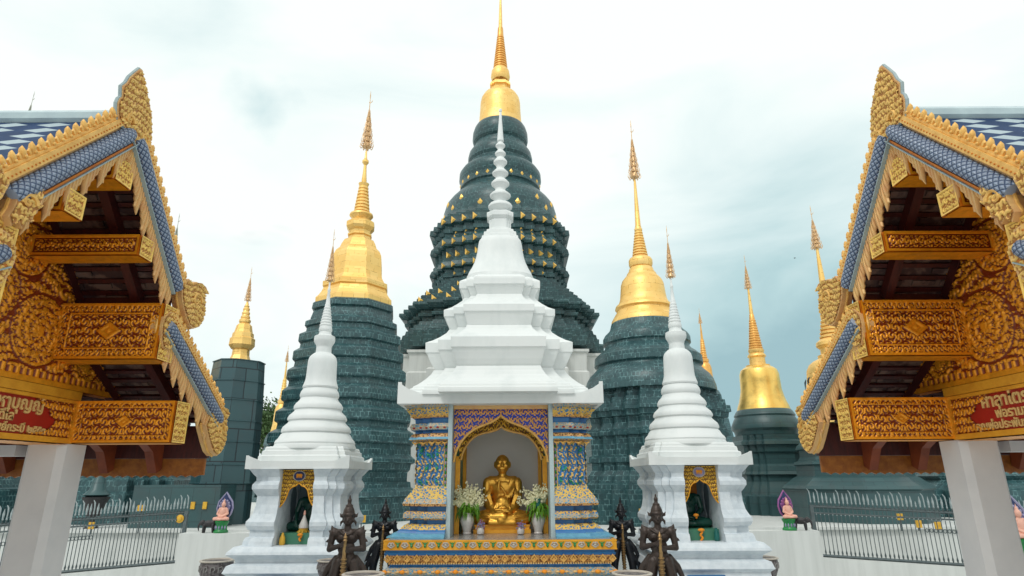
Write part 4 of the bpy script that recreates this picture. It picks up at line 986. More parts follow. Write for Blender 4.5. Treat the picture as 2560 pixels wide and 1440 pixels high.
for s in (-1, 1):
    mb = MB(); w = wo - xi - .055
    segs = [(xi + .055, xi + .055 + w * .42, 0.0), (xi + .056, xi + .055 + w * .74, .085), (xi + .057, xi + .055 + w, .17)]
    for a, b_, dy in segs:
        rows = [(o_ , pz(v), m_) for v, o_, m_ in prof]; rows[-1] = (rows[-1][0], ztop + dy * .0 - .002 * dy, 3); rows[0] = (rows[0][0], zb, 5)
        # the niche side stays flush: the block is shifted outwards by its own moulding
        bs = len(mb.v); mb.rloft(a, b_, yp + dy, 9.55 - dy, rows)
        for i in range(bs, len(mb.v)): 
            q = mb.v[i]; mb.v[i] = (max(q[0], a), q[1], q[2])
    if s < 0: mb.v = [(-q[0], q[1], q[2]) for q in mb.v]; mb.f = [f[::-1] for f in mb.f]; mb.uv = [None if u is None else u[::-1] for u in mb.uv]
    mb.v = [(q[0] + SX, q[1], q[2]) for q in mb.v]
    P_ = mb.build('pillar', mats_p, S)
    # white trim beside the niche, with a jewelled strip
    mb = MB(); a, b_ = (xi, xi + .055); mb.box(SX + s * a, SX + s * b_, yp - .10, 9.6, zb, ztop - .004); mb.build('door_jamb', JAMB, P_)
    mb = MB()
    for k in range(14):
        z = pz(1214) + (pz(1108) - pz(1214)) * k / 13; x = SX + s * (xi + .085); mb.ball((x, yp - .008, z), (.014, .010, .024), 6, k % 2)
    mb.tube([(SX + s * (xi + .062), yp - .004, pz(1228)), (SX + s * (xi + .062), yp - .004, pz(1106))], .006, 5, 2); mb.tube([(SX + s * (xi + .108), yp - .004, pz(1222)), (SX + s * (xi + .108), yp - .004, pz(1106))], .006, 5, 2)
    mb.build('jewel_strip', [GREEN, VIOLET, LETTER], P_, 60)
    # flame panels on the three faces of the shaft
    def flame(U, V):
        k = scroll(U * 1.0 + .02, V, .085, 11); zig = np.abs(((V / .34) % 1) - .5) * 2
        band = np.where(np.abs(((U / .075) % 1) - zig) < .16, .1, k); return band
    for (a, b_, dy), q0 in zip(segs, (.055, segs[0][1], segs[1][1])):
        xa = a + .055 if dy == 0 else q0 + .004; xb = b_ - .004
        wd = xb - xa; z0_, z1_ = pz(1232), pz(1106)
        o_ = (SX + xa, yp + dy - .006, z0_) if s > 0 else (SX - xb, yp + dy - .006, z0_)
        relief('flame_panel', PANEL_MIX, P_, o_, (1, 0, 0), (0, 0, 1), wd, z1_ - z0_, .006, flame, .022)
    z0_, z1_ = pz(1212), pz(1106)
    xs = SX + s * (segs[2][1] + .006)
    relief('flame_panel', PANEL_MIX, P_, (xs, 9.3 if s < 0 else 8.55, z0_), (0, -s * -1.0, 0), (0, 0, 1), .75, z1_ - z0_, .008, flame, .02)
    # leaf tips on cornices and feet
    mb = MB()
    for (a, b_, dy), q0 in zip(segs, (xi + .06, segs[0][1], segs[1][1])):
        for v, off_, hgt, updown, mm in ((1042, .10, .085, 1, 0), (1104, .07, .05, -1, 0), (1258, .13, .055, 1, 1), (1318, .15, .10, -1, 0), (1068, .095, .0, 0, 2), (1288, .13, .0, 0, 3)):
            n_ = max(1, int((b_ + off_ - q0) / .075)); wdt = (b_ + off_ - q0) / n_
            for k in range(n_):
                x = q0 + wdt * (k + .5); y = yp + dy - off_ + .012; z = pz(v)
                if updown: mb.tube([(SX + s * (x - wdt * .45), y, z), (SX + s * x, y - .012, z + updown * hgt * .45), (SX + s * x, y - .006, z + updown * hgt), (SX + s * x, y - .014, z + updown * hgt * .4), (SX + s * (x + wdt * .45), y, z)], [.008, .014, .004, .014, .008], 5, mm)
                else: mb.ball((SX + s * x, y - .004, z), (.026, .014, .018), 8, mm)
    mb.build('leaf_ornament', [SANDY, SANDY_PINK, ORANGE if False else RED, POTRIM], P_, 60)

# niche: back wall, ceiling, inner and outer arches
nb = MB(); nb.box(SX - xi, SX + xi, 9.62, 9.7, zb, ztop); nb.build('niche_wall', NICHE, S)
for s in (-1, 1):
    mb = MB(); mb.box(SX + s * (xi - .002), SX + s * (xi - .05), 8.95, 9.60, zb, ztop - .02, 0); mb.build('niche_side_panel', JADEBASE, S)
    mb = MB(); mb.box(SX + s * (xi - .004), SX + s * (xi - .068), 8.80, 8.86, zb, vz(1140, 8.8), 0); mb.build('niche_post', GOLD_PAINT, S); mb = MB(); mb.box(SX + s * (xi - .05), SX + s * (xi - .10), 9.55, 9.61, zb, ztop - .3, 0); mb.build('niche_post', GOLD_PAINT, S)
pass
mb = MB(); mb.box(SX - xi + .002, SX + xi - .002, yp + .0, 9.61, ztop - .06, ztop - .003); mb.build('lintel', SANDY_PINK, S)
OUT_A = [(1.0, 1155), (.985, 1141), (.95, 1127), (.90, 1114), (.84, 1103), (.77, 1092), (.69, 1083), (.59, 1074.5), (.49, 1068), (.40, 1064), (.31, 1060), (.22, 1056), (.13, 1050.5), (.06, 1045), (0, 1039)]
IN_A = [(.99, 1150), (.96, 1135), (.90, 1120), (.82, 1107), (.72, 1096), (.60, 1088), (.46, 1083), (.30, 1080), (.18, 1077), (.08, 1073), (0, 1067)]
def ogee(half, zs, za, n=20, pts=None, y=8.4):
    if pts:
        L_ = [(-a * half, at(1250, v, y=y).z) for a, v in pts]
        return L_ + [(-x, z) for x, z in L_[::-1][1:]]
    return ogee_(half, zs, za, n)
def ogee_(half, zs, za, n=20):
    """left foot -> apex -> right foot"""
    L_ = []
    for i in range(n + 1):
        t_ = i / n; a = R(180 - 72 * min(t_ / .78, 1))
        if t_ <= .78: x = math.cos(a) * half; z = zs + (za - zs) * .80 * math.sin(a) / math.sin(R(108))
        else:
            q = (t_ - .78) / .22; xs = math.cos(R(108)) * half; x = xs * (1 - q); z = zs + (za - zs) * (.80 + .20 * q ** 2.2)
        L_.append((x, z))
    return L_ + [(-x, z) for x, z in L_[::-1][1:]]
def arch(y, half, vs, va, ztop_, parent, mat, trim, c_, med=None, cx=SX, wtot=None, th=.03, trim_r=.016, name='arch_panel', ap=None):
    wt = wtot or half; zs, za = at(1250, vs, y=y).z, at(1250, va, y=y).z
    og = ogee(half * .985, zs, za, pts=ap, y=y)
    H = ztop_ - zs + .16
    poly = [(0, H), (0, .155)] + [(p_[0] + wt, p_[1] - (zs - .16)) for p_ in og] + [(2 * wt, .155), (2 * wt, H)]
    f = framed(2 * wt, H, .012, c_, 0, False)
    o = relief(name, mat, parent, (cx - wt, y, zs - .16), (1, 0, 0), (0, 0, 1), 2 * wt, H, min(.009, c_ / 9), lambda U, V: np.where(scroll(np.abs(U - wt) + .01, V, c_) > .0, scroll(np.abs(U - wt) + .01, V, c_), 0), .02, poly)
    mb = MB(); mb.prism([(cx - wt + a_, zs - .16 + b_) for a_, b_ in poly], 'y', y + .002, y + th); 
    mb.tube([(cx + p_[0], y - .008, p_[1]) for p_ in [(og[0][0] - .0, og[0][1] - .16)] + og + [(og[-1][0], og[-1][1] - .16)]][1:-1], trim_r, 6, 1)
    mb.build('arch_trim', [SANDY, trim], o)
    return o
arch(8.44, xi - .004, 1155, 1040, ztop - .06, S, CARVED_BLUE, SANDY, .095, ap=OUT_A)
arch(8.80, xi - .065, 1150, 1067, ztop - .06, S, CARVED_SHRINE, SANDY, .09, wtot=xi - .052, ap=IN_A)

# roof: slab with upturned corners, stepped redented tiers, bell, beads, needle
ysl = 8.12
zs0, zs1 = vz(1008, ysl), vz(983, ysl)
hs = hw_(258, 1000, ysl); ycx = ysl + hs
mb = MB(); yb = ysl + 2 * hs * .72
mb.box(SX - hs, SX + hs, ysl, yb, zs0, zs1)
for sx in (-1, 1):
    for fy, sy in ((ysl, 1), (yb, -1)):
        # horn: two tapering walls meeting at the corner
        hgt = vz(954, ysl) - zs1
        X = SX + sx * hs
        mb.prism([(X, zs1 - .0005), (X - sx * .32, zs1 - .0005), (X - sx * .14, zs1 + hgt * .42), (X, zs1 + hgt)], 'y', fy + sy * .001, fy + sy * .05)
        mb.prism([(fy, zs1 - .0005), (fy + sy * .32, zs1 - .0005), (fy + sy * .14, zs1 + hgt * .42), (fy, zs1 + hgt)], 'x', X - sx * .001, X - sx * .05)
mb.build('roof_slab', WHITE, S)
ax = Axis(1250, 900, ysl + hs * .72 * 1.0)
rr = REDENT(2, .62)
rows = [(594, 40), (596, 44), (612, 44)]
bell = [(602, 50), (606, 53), (615, 55), (630, 57), (645, 60), (660, 65), (675, 72), (686, 79), (694, 82), (697, 84)]
t1 = [(696, 84), (702, 100), (706, 101), (720, 101), (722, 97), (728, 95), (736, 91), (743, 88), (746, 86)]
t2 = [(744, 88), (752, 94), (760, 106), (768, 120), (772, 132), (774, 139), (790, 139), (792, 135), (800, 133), (812, 128), (822, 124), (824, 121)]
t3 = [(823, 125), (832, 132), (842, 148), (850, 165), (853, 175), (856, 184), (880, 184), (882, 180), (892, 177), (908, 170), (920, 163), (926, 158)]
t4 = [(925, 163), (935, 170), (946, 182), (956, 196), (962, 206), (965, 214), (969, 216), (971, 222), (977, 224), (979, 228), (984, 229)]
for rws in (t1, t2, t3, t4):
    zl = PTS(ax, rws, .62)[-1][1]
    loft_part('roof_tier', S, WHITE, ax, rr, rws, front=True, extend=zl - .06 if rws is not t4 else zs1 - .01)
loft_part('roof_bell', S, WHITE, ax, [(p_[0], p_[1]) for p_ in [(math.copysign(abs(math.cos(q)) ** .62, math.cos(q)), math.copysign(abs(math.sin(q)) ** .62, math.sin(q))) for q in [2 * math.pi * i / 48 for i in range(48)]]], bell, front=True, smooth=30, extend=PTS(ax, bell, .5)[-1][1] - .08)
loft_part('roof_neck', S, WHITE, ax, REDENT(2, .6), [(548, 25), (552, 27), (572, 27), (573, 33), (578, 34), (579, 40), (588, 41), (589, 45), (604, 47)], front=True)
bd = [(272, 1.5), (274, 4), (279, 4), (281, 2.2), (283, 3)] + [(300, 4), (350, 8), (353, 8.5), (355, 5)]
cen = [(365, 12), (385, 13.5), (406, 17), (434, 20), (460, 22.5), (490, 26)]
for i, (v, h) in enumerate(cen):
    d_ = (cen[i + 1][0] - v) / 2 if i + 1 < len(cen) else 14
    bd += [(v - d_ * .85, h * .5), (v - d_ * .35, h * .86), (v - d_ * .12, h), (v + d_ * .15, h), (v + d_ * .5, h * .72), (v + d_ * .85, h * .55)]
bd += [(506, 14), (512, 27), (516, 30), (520, 30), (524, 26), (528, 20), (530, 17)]
loft_part('roof_spire', S, WHITE, ax, ROUND(20), bd, smooth=35)
loft_part('roof_neck', S, WHITE, ax, REDENT(2, .6), [(528, 24), (531, 33), (541, 33), (545, 29), (549, 25)], front=True)

# gilded monk on a gilded pedestal
def monk_blobs():
    b = [('s', (0, .05, .12), (.21, .16, .12)), ('s', (0, .05, .30), (.19, .135, .20)), ('s', (0, .035, .46), (.225, .125, .14)), ('c', (-.19, .03, .535), .085, (.19, .03, .535), .085), ('s', (0, .02, .57), (.13, .08, .07)),
         ('c', (0, .02, .58), .062, (0, .01, .68), .056), ('s', (0, .0, .775), (.096, .108, .128)), ('s', (0, -.03, .71), (.062, .062, .06)), ('s', (0, -.055, .685), (.032, .03, .026)),
         ('c', (0, -.106, .80), .010, (0, -.118, .755), .019)]
    for s in (-1, 1):
        b += [('c', (s * .245, .02, .52), .083, (s * .262, -.02, .30), .072), ('c', (s * .262, -.02, .29), .072, (s * .09, -.18, .165), .045), ('s', (s * .098, .005, .765), (.014, .026, .045)),
              ('c', (s * .014, -.102, .812), .009, (s * .06, -.088, .815), .010), ('s', (s * .036, -.096, .792), (.020, .014, .012)), ('s', (s * .05, -.08, .75), (.028, .024, .024)),
              ('c', (s * .10, .0, .10), .11, (s * .31, -.13, .085), .088), ('c', (s * .31, -.14, .08), .08, (s * -.02, -.245, .075 - .02 * s), .058)]
        b += [('s', (s * .32, -.10, .085), (.10, .12, .085)), ('t', [(s * .36, -.05, .15), (s * .28, -.16, .165), (s * .16, -.24, .13)], .014), ('t', [(s * .40, -.08, .08), (s * .33, -.21, .10), (s * .18, -.27, .09)], .012)]
    b += [('c', (-.03, -.112, .722), .008, (.03, -.112, .722), .008), ('c', (-.024, -.108, .708), .009, (.024, -.108, .708), .009)]
    # hands laid in the lap, fingers and thumbs
    b += [('e', (-.02, -.235, .16), (.085, .045, .024), 0), ('e', (.02, -.25, .185), (.085, .045, .022), 0)]
    for k in range(4):
        b += [('c', (-.02, -.215 - .022 * k, .196), .011, (-.115 + .008 * abs(k - 1), -.225 - .018 * k, .186), .009), ('c', (.02, -.225 - .02 * k, .168), .011, (.115 - .008 * abs(k - 1), -.225 - .016 * k, .160), .009)]
    b += [('t', [(.07, -.225, .20), (.035, -.235, .225), (.004, -.24, .232)], [.014, .012, .010]), ('t', [(-.07, -.225, .18), (-.035, -.235, .218), (-.006, -.24, .23)], [.014, .012, .010])]
    # robe: hem over the left shoulder and folds
    b += [('t', [(-.13, -.075, .565), (-.05, -.108, .50), (.03, -.118, .42), (.09, -.115, .33)], [.012, .016, .016, .012])]
    for k in range(7):
        f_ = k / 6; b.append(('t', [(.20 - .05 * f_, -.03 - .03 * f_, .585), (.19 - .16 * f_, -.118 + .006 * k, .45 - .02 * k), (.15 - .20 * f_, -.135, .34 - .01 * k)], [.009, .015, .007]))
    for k in range(9):
        f_ = (k - 4) / 4; b.append(('t', [(f_ * .045, -.118, .36), (f_ * .085, -.165 - .02 * (1 - abs(f_)), .27), (f_ * .12, -.235 + .03 * abs(f_), .20)], [.008, .015, .011]))
    b += [('s', (0, -.13, .26), (.12, .07, .10)), ('t', [(-.05, -.125, .55), (-.06, -.13, .48), (-.05, -.14, .40)], [.02, .028, .012])]
    for s in (-1, 1):
        for k in range(3): b.append(('t', [(s * (.20 + .025 * k), -.075, .46 - .02 * k), (s * (.20 + .03 * k), -.11, .36), (s * (.15 + .02 * k), -.15, .25)], [.006, .015, .006]))
    b += [('c', (-.16, -.245, .03), .04, (.16, -.245, .03), .04)]
    return b
MONKME = fuse('gilded_body', monk_blobs(), GOLD_STATUE, .0075, 2)
for v_ in MONKME.vertices:
    z_ = v_.co.z; f_ = min(max((z_ - .12) / .16, 0), 1) * min(max((.66 - z_) / .06, 0), 1); v_.co.x *= 1 - .17 * f_
    if z_ > .66: k_ = min((z_ - .66) / .05, 1) * .07; v_.co.x *= 1 + k_; v_.co.y *= 1 + k_
my = 9.08
pzt = vz(1310, 8.98); p = at(1256, 1310, y=my)
Mo = tag(bpy.data.objects.new('monk_statue', MONKME), 'gilded statue of a shaven monk seated cross-legged in the arched niche', 'statue'); COL.objects.link(Mo); Mo.location = (p.x, my, pzt)
Mo.scale = (1, 1, 1.0)
hgt = vz(1137, my) - pzt; Mo.scale = [hgt / .90] * 3
mb = MB(); hx = hw_(68, 1310, 8.85); mb.rloft(p.x - hx, p.x + hx, 8.86, 9.34, [(.02, zb + .001), (.02, zb + .05), (.0, zb + .055), (-.015, zb + .06), (-.015, pzt - .07), (.0, pzt - .065), (.0, pzt - .02), (.012, pzt - .018), (.012, pzt - .001)])
tag(mb.build('statue_pedestal', GOLD_PAINT), 'low golden pedestal block under the gilded seated monk', 'pedestal')

def bouquet(u, v_base, y, label, turq=False, sd=1, s=1.0):
    rnd = random.Random(sd); p = at(u, v_base, y=y); z0 = zb + .001
    T = empty('vase_of_flowers', (p.x, y, z0), label, 'vase')
    mb = MB(); mb.lathe([(.052, 0), (.058, .015), (.050, .03), (.066, .09), (.092, .16), (.090, .20), (.064, .235), (.064, .262), (.070, .27), (.055, .268)], n=20); mb.build('vase', MARBLE, T, 40, loc=(0, 0, 0))
    mb = MB()
    for i in range(60):
        a = rnd.uniform(0, 6.28); r = rnd.uniform(.10, .19); h = rnd.uniform(.25, .40); dr = rnd.uniform(-.03, .10)
        c, s_ = math.cos(a), math.sin(a); w_ = rnd.uniform(.010, .016)
        pts = [(c * .02, s_ * .02, .26), (c * r * .5, s_ * r * .5, h + .02), (c * r * .85, s_ * r * .85, h - .02), (c * r, s_ * r, h - .14 + dr)]
        mb.tube(pts, [w_ * .6, w_, w_ * .9, .002], 4, sq=.35)
    mb.build('leaves', LEAF, T, loc=(0, 0, 0))
    mb = MB()
    for i in range(38):
        a = rnd.uniform(0, 6.28); el = rnd.uniform(.2, 1.5); L = rnd.uniform(.20, .34)
        d = Vector((math.cos(a) * math.cos(el) * .95, math.sin(a) * math.cos(el) * .6, math.sin(el))); o_ = Vector((0, 0, .33))
        for k in range(16):
            f_ = .38 + .62 * k / 15; q = o_ + d * L * f_ + Vector((rnd.gauss(0, .014), rnd.gauss(0, .014), rnd.gauss(0, .012)))
            mb.ball(q, rnd.uniform(.013, .021) * (1.4 - .7 * k / 15), 5)
        mb.tube([o_, o_ + d * L * .6], .004, 4, 1)
    mb.build('blossoms', [FLOWER, LEAF], T, loc=(0, 0, 0))
    if turq:
        mb = MB(); mb.lathe([(.03, .33), (.045, .36), (.035, .42), (.05, .45), (.04, .452)], 0, -.05, 12); mb.build('ceramic_sleeve', TURQ, T, 40, loc=(0, 0, 0))
bouquet(1167, 1340, 8.72, 'white vase of cream blossoms and green leaves, left of the gilded monk', sd=3)
bouquet(1346, 1340, 8.72, 'white vase of cream blossoms with a turquoise sleeve, right of the gilded monk', True, sd=5)
def smallpot(u, label, sd):
    rnd = random.Random(sd); p = at(u, 1341, y=8.62); T = empty('small_flower_pot', (p.x, 8.66, zb + .001), label, 'flower pot', 'small flower pots before the golden pedestal')
    mb = MB(); mb.lathe([(.03, 0), (.045, .01), (.05, .05), (.035, .08), (.04, .09)], n=14); mb.build('pot', MARBLE, T, 40, loc=(0, 0, 0))
    mb = MB()
    for i in range(60): mb.ball((rnd.gauss(0, .025), rnd.gauss(0, .02), .12 + rnd.gauss(0, .025)), rnd.uniform(.007, .012), 5, rnd.random() < .3)
    mb.build('flowers', [VIOLET, MAGENTA], T, loc=(0, 0, 0))
smallpot(1201, 'small pot of violet flowers at the left corner of the golden pedestal', 1)
smallpot(1302, 'small pot of violet flowers at the right corner of the golden pedestal', 2)

# ------------------------------------------------------------------ small white shrines
def buddha_blobs():
    b = [('s', (0, .05, .12), (.19, .15, .12)), ('s', (0, .04, .30), (.15, .11, .18)), ('s', (0, .03, .44), (.185, .10, .12)), ('c', (-.16, .03, .51), .06, (.16, .03, .51), .06), ('c', (0, .02, .54), .05, (0, .01, .62), .045),
         ('s', (0, 0, .70), (.078, .085, .105)), ('s', (0, -.03, .65), (.05, .045, .045)), ('s', (0, .01, .80), (.05, .05, .05)), ('t', [(0, .01, .83), (0, .01, .88), (0, .01, .95)], [.03, .02, .004]), ('c', (0, -.08, .715), .009, (0, -.092, .685), .013)]
    for s in (-1, 1):
        b += [('s', (s * .082, .0, .68), (.012, .02, .055)), ('c', (s * .09, 0, .10), .10, (s * .33, -.12, .085), .075), ('c', (s * .33, -.13, .08), .07, (-s * .04, -.23, .07), .05), ('s', (s * .032, -.076, .715), (.018, .01, .008))]
    b += [('c', (.21, .02, .49), .058, (.25, .0, .29), .05), ('c', (.25, .0, .29), .05, (.07, -.16, .18), .034), ('e', (.0, -.20, .165), (.085, .04, .02), 0), ('c', (-.21, .02, .49), .058, (-.26, -.03, .29), .05), ('c', (-.26, -.03, .29), .048, (-.20, -.19, .19), .034), ('e', (-.20, -.225, .145), (.032, .022, .05), 0)]
    for k in range(4): b += [('c', (-.215 + .016 * k, -.235, .12), .009, (-.215 + .016 * k, -.240, .07 + .006 * abs(k - 1.5)), .007), ('c', (.0, -.19 - .014 * k, .18), .009, (-.085, -.195 - .012 * k, .175), .007)]
    b += [('t', [(.12, -.06, .52), (.04, -.10, .44), (-.04, -.11, .34), (-.12, -.10, .24)], .012)]
    return b
BUD = fuse('jade_body', buddha_blobs(), JADE, .009, 2)
ANIMAL = [(-.5, .1), (-.42, .28), (-.3, .34), (-.1, .30), (.25, .33), (.42, .28), (.50, .05), (.44, -.02), (.42, .12), (.40, -.30), (.30, -.30), (.28, -.05), (.20, -.06), (.16, -.30), (.06, -.30), (.05, -.05), (-.10, -.06), (-.14, -.30), (-.23, -.30), (-.24, -.05), (-.30, -.08), (-.34, -.30), (-.42, -.30), (-.42, 0)]
def small_shrine(ux, uopen, label, medal, roofc, sdv, dv=0):
    yf = 8.4
    cx = at(ux, 1160 + dv, y=yf).x; hs = 130 / FPX * depth(at(ux, 1160 + dv, y=yf))
    V = lambda v, y=yf: at(ux, v + dv, y=y).z
    T = empty('shrine', (cx, yf + hs, 0), label, 'shrine', 'pair of small white shrines beside the central one')
    # roof slab with horns
    mb = MB(); z0, z1 = V(1172), V(1152); yb = yf + 2 * hs
    mb.box(cx - hs, cx + hs, yf, yb, z0, z1)
    hh = V(1138) - z1
    for sx in (-1, 1):
        for fy, sy in ((yf, 1), (yb, -1)):
            X = cx + sx * hs
            mb.prism([(X, z1 - .0005), (X - sx * .20, z1 - .0005), (X, z1 + hh)], 'y', fy + sy * .001, fy + sy * .035)
            mb.prism([(fy, z1 - .0005), (fy + sy * .20, z1 - .0005), (fy, z1 + hh)], 'x', X - sx * .001, X - sx * .035)
    mb.build('roof_slab', WHITE, T)
    global axis_u
    a = Axis(roofc, 1000, yf + hs); a.x = cx
    sq = REDENT(1, .86)
    E = lambda rows: [(v + dv, h) for v, h in rows]
    loft_part('roof_steps', T, WHITE, a, sq, E([(1116, 100), (1120, 103), (1125, 104), (1127, 108), (1137, 110), (1140, 116), (1155, 117)]), front=True)
    loft_part('roof_rings', T, WHITE, a, ROUND(44), E([(968, 40), (974, 43), (982, 48), (989, 50), (994, 49), (997, 47), (1003, 50), (1011, 58), (1018, 62), (1024, 62), (1027, 59), (1031, 61), (1040, 71), (1047, 75), (1052, 75), (1055, 71), (1060, 74), (1070, 85), (1077, 88), (1082, 88), (1085, 84), (1088, 88), (1098, 94), (1104, 100), (1109, 102), (1112, 101), (1118, 104), (1124, 104)]), smooth=35)
    loft_part('roof_bell', T, WHITE, a, ROUND(40), E([(868, 19), (883, 20), (886, 25), (890, 30), (895, 34), (903, 36.5), (912, 37), (935, 38), (950, 39), (960, 42), (968, 45), (972, 44)]), smooth=30)
    add_finial(T, a, 573 + dv * .9, 711 + dv, 13, COPPER)
    loft_part('roof_spire', T, WHITE, a, ROUND(18), E([(706, 1.8), (722, 2.8), (724, 4), (728, 4), (730, 3.2), (760, 5.8), (762, 7), (765, 7)] + rings(768, 818, 7.5, 16, 7, .08) + [(819, 16), (824, 17), (828, 17), (831, 15), (838, 17), (842, 26), (850, 27), (856, 26), (864, 21), (870, 19)]), smooth=35)
    # body: corner piers of nested moulded shafts round an opening
    ow = 43 / FPX * depth(at(ux, 1260 + dv, y=yf + .12)); yb0 = yf + .10; zbase = V(1364, yb0)
    bw = hs * .79
    prof = [(1364, .13), (1352, .12), (1344, .10), (1342, .055), (1326, .055), (1324, .085), (1314, .115), (1304, .115), (1296, .08), (1284, .045), (1262, .02), (1240, .015), (1232, .05), (1222, .09), (1212, .09), (1204, .06), (1202, .045), (1192, .05), (1186, .085), (1176, .13), (1172, .15)]
    for s in (-1, 1):
        for front_ in (0, 1):
            mb = MB(); w = bw - ow
            for a0, b0, dy in ((ow, ow + w * .40, 0.0), (ow + .001, ow + w * .70, .05), (ow + .002, bw, .10)):
                rows = [(o_ * .8, V(v, yb0)) for v, o_ in prof]; rows[0] = (rows[0][0], zbase); rows[-1] = (rows[-1][0], z0 - .001 - dy * .01)
                bs = len(mb.v)
                if front_ == 0: mb.rloft(a0, b0, yb0 + dy, yb0 + dy + .34, rows)
                else: mb.rloft(a0, b0, yb - .10 - dy - .34, yb - .10 - dy, rows)
                for i in range(bs, len(mb.v)): q = mb.v[i]; mb.v[i] = (max(q[0], a0), q[1], q[2])
            mb.v = [(cx + s * q[0], q[1], q[2]) for q in mb.v]
            if s < 0: mb.f = [f[::-1] for f in mb.f]; mb.uv = [None if u is None else u[::-1] for u in mb.uv]
            mb.build('pier', WHITE_ROUGH, T)
    mb = MB()
    for s in (-1, 1): mb.box(cx + s * (ow + .012), cx + s * (ow + .05), yb0 + .10, yb - .25, zbase, z0 - .01)
    mb.box(cx - ow - .05, cx + ow + .05, yb0 + .78, yb0 + .82, zbase, z0 - .012)
    mb.box(cx - ow - .01, cx + ow + .01, yb0 + .06, yb0 + .8, z0 - .03, z0 - .005); mb.build('niche_walls', NICHEBLUE, T)
    mb = MB(); mb.box(cx - ow * .95, cx + ow * 1.0, yb0 + .14, yb0 + .77, zbase + .001, zbase + .14); mb.build('plinth', JADEBASE, T)
    # base mouldings to the ground
    mb = MB(); rows = [(.28, 0), (.28, .2), (.22, .24), (.20, .5), (.26, .54), (.26, zbase - .52), (.20, zbase - .48), (.18, zbase - .34), (.23, zbase - .30), (.20, zbase - .22), (.12, zbase - .19), (.13, zbase - .15), (.22, zbase - .09), (.21, zbase - .06), (.16, zbase - .01), (.15, zbase - .0005)]
    mb.rloft(cx - bw, cx + bw, yb0 + .02, yb - .12, rows); mb.build('base', WHITE_ROUGH, T)
    mb = MB(); yy = yb0 + .02 - .27; mb.box(cx - .34, cx + .12, yy - .02, yy + .02, zbase - .62, zbase - .36); mb.build('blue_panel', NAVY if False else BLUE, T)
    # arch valance with medallion
    ya = yb0 + .05; zt = z0 - .012
    za, zs = V(1212, ya), V(1243, ya); zf = V(1268, ya)
    arcp = [(-1.0, zf), (-.88, V(1262, ya)), (-.72, V(1250, ya)), (-.62, V(1237, ya)), (-.56, V(1226, ya)), (-.40, V(1218, ya)), (-.2, V(1215, ya)), (-.08, V(1211, ya)), (0, V(1207, ya))]
    arcp = arcp + [(-a_, b_) for a_, b_ in arcp[::-1][1:]]
    zlow = zf
    poly = [(0, zt - zlow)] + [((a_ + 1) * ow, b_ - zlow) for a_, b_ in arcp] + [(2 * ow, zt - zlow)]
    o = relief('arch_panel', CARVED_SHRINE, T, (cx - ow, ya, zlow), (1, 0, 0), (0, 0, 1), 2 * ow, zt - zlow, .0045, lambda U, V_: scroll(np.abs(U - ow) + .01, V_, .05, 11), .012, poly)
    mb = MB(); mb.prism([(cx - ow + a_, zlow + b_) for a_, b_ in poly], 'y', ya + .002, ya + .02)
    mb.tube([(cx + a_ * ow, ya - .006, b_) for a_, b_ in arcp], .008, 6); mb.build('arch_trim', GOLD_PAINT, o)
    zm = V(1190, ya); mb = MB(); s0 = 0
    mb.lathe([(.001, 0), (.072, 0), (.072, .008), (.001, .009)], n=24, m=0); mb.tube([(math.cos(j * math.pi / 12) * .075, math.sin(j * math.pi / 12) * .075, .009) for j in range(25)], .006, 5, 1)
    mb.xform(Matrix.Translation((cx, ya - .008, zm)) @ Matrix.Rotation(R(90), 4, 'X') @ Matrix.Diagonal((1.05, .85, 1, 1)))
    mb.prism([(cx + a_ * .085, zm + b_ * .085) for a_, b_ in ANIMAL], 'y', ya - .026, ya - .016, 2)
    mb.build('medallion', [NAVY if medal == 'blue' else VIOLET, POTRIM, ORANGE], o)
    # second panel hanging deeper inside
    mb = MB(); mb.box(cx + .02, cx + .14, yb0 + .70, yb0 + .77, zbase + .55, z0 - .03); mb.build('hanging_panel', CARVED_SHRINE if False else GOLD_DARK, T)
    B = tag(bpy.data.objects.new('seated_buddha', BUD), None, 'statue'); COL.objects.link(B); B.location = (cx + roofc_dx(ux), yb0 + .50, zbase + .141); B.scale = (.72, .72, .78)
    return T, cx, ow, yb0, zbase, B
def roofc_dx(ux): return .05 if ux < 1280 else -.06
T1, cx1, ow1, yb1, zb1, B1 = small_shrine(743, 745, 'small white shrine left of centre with a blue medallion over its niche', 'blue', 785, 1)
B1['label'] = 'dark green seated buddha figure in shadow inside the left white shrine'
T2, cx2, ow2, yb2, zb2, B2 = small_shrine(1752, 1748, 'small white shrine right of centre with a grey medallion over its niche', 'grey', 1712, 2, -10)
B2['label'] = 'dark green seated buddha figure with marigolds inside the right white shrine'
# offerings
def offering(x, y, z, label):
    T = empty('rice_offering', (x, y, z), label, 'offering')
    mb = MB(); mb.lathe([(.05, 0), (.05, .01), (.06, .05), (.065, .055)], n=14); 
    for k in range(9): a = k * .7; mb.tube([(math.cos(a) * .055, math.sin(a) * .055, .03), (math.cos(a) * .075, math.sin(a) * .075, .005), (math.cos(a) * .08, math.sin(a) * .08, -.0)], [.006, .008, .006], 4)
    mb.build('stand', YELLOW, T, loc=(0, 0, 0))
    mb = MB(); mb.lathe([(.060, .056), (.062, .09), (.045, .13), (.025, .18), (.012, .22)], n=16); mb.build('cone', MARBLE, T, 40, loc=(0, 0, 0))
    mb = MB(); mb.lathe([(.012, .215), (.018, .235), (.010, .27), (.002, .28)], n=10); mb.build('bud', PINK, T, 40, loc=(0, 0, 0))
offering(cx1 + .06, yb1 + .215, zb1 + .141, 'white cone offering with pink bud on a yellow stand, in the left white shrine')
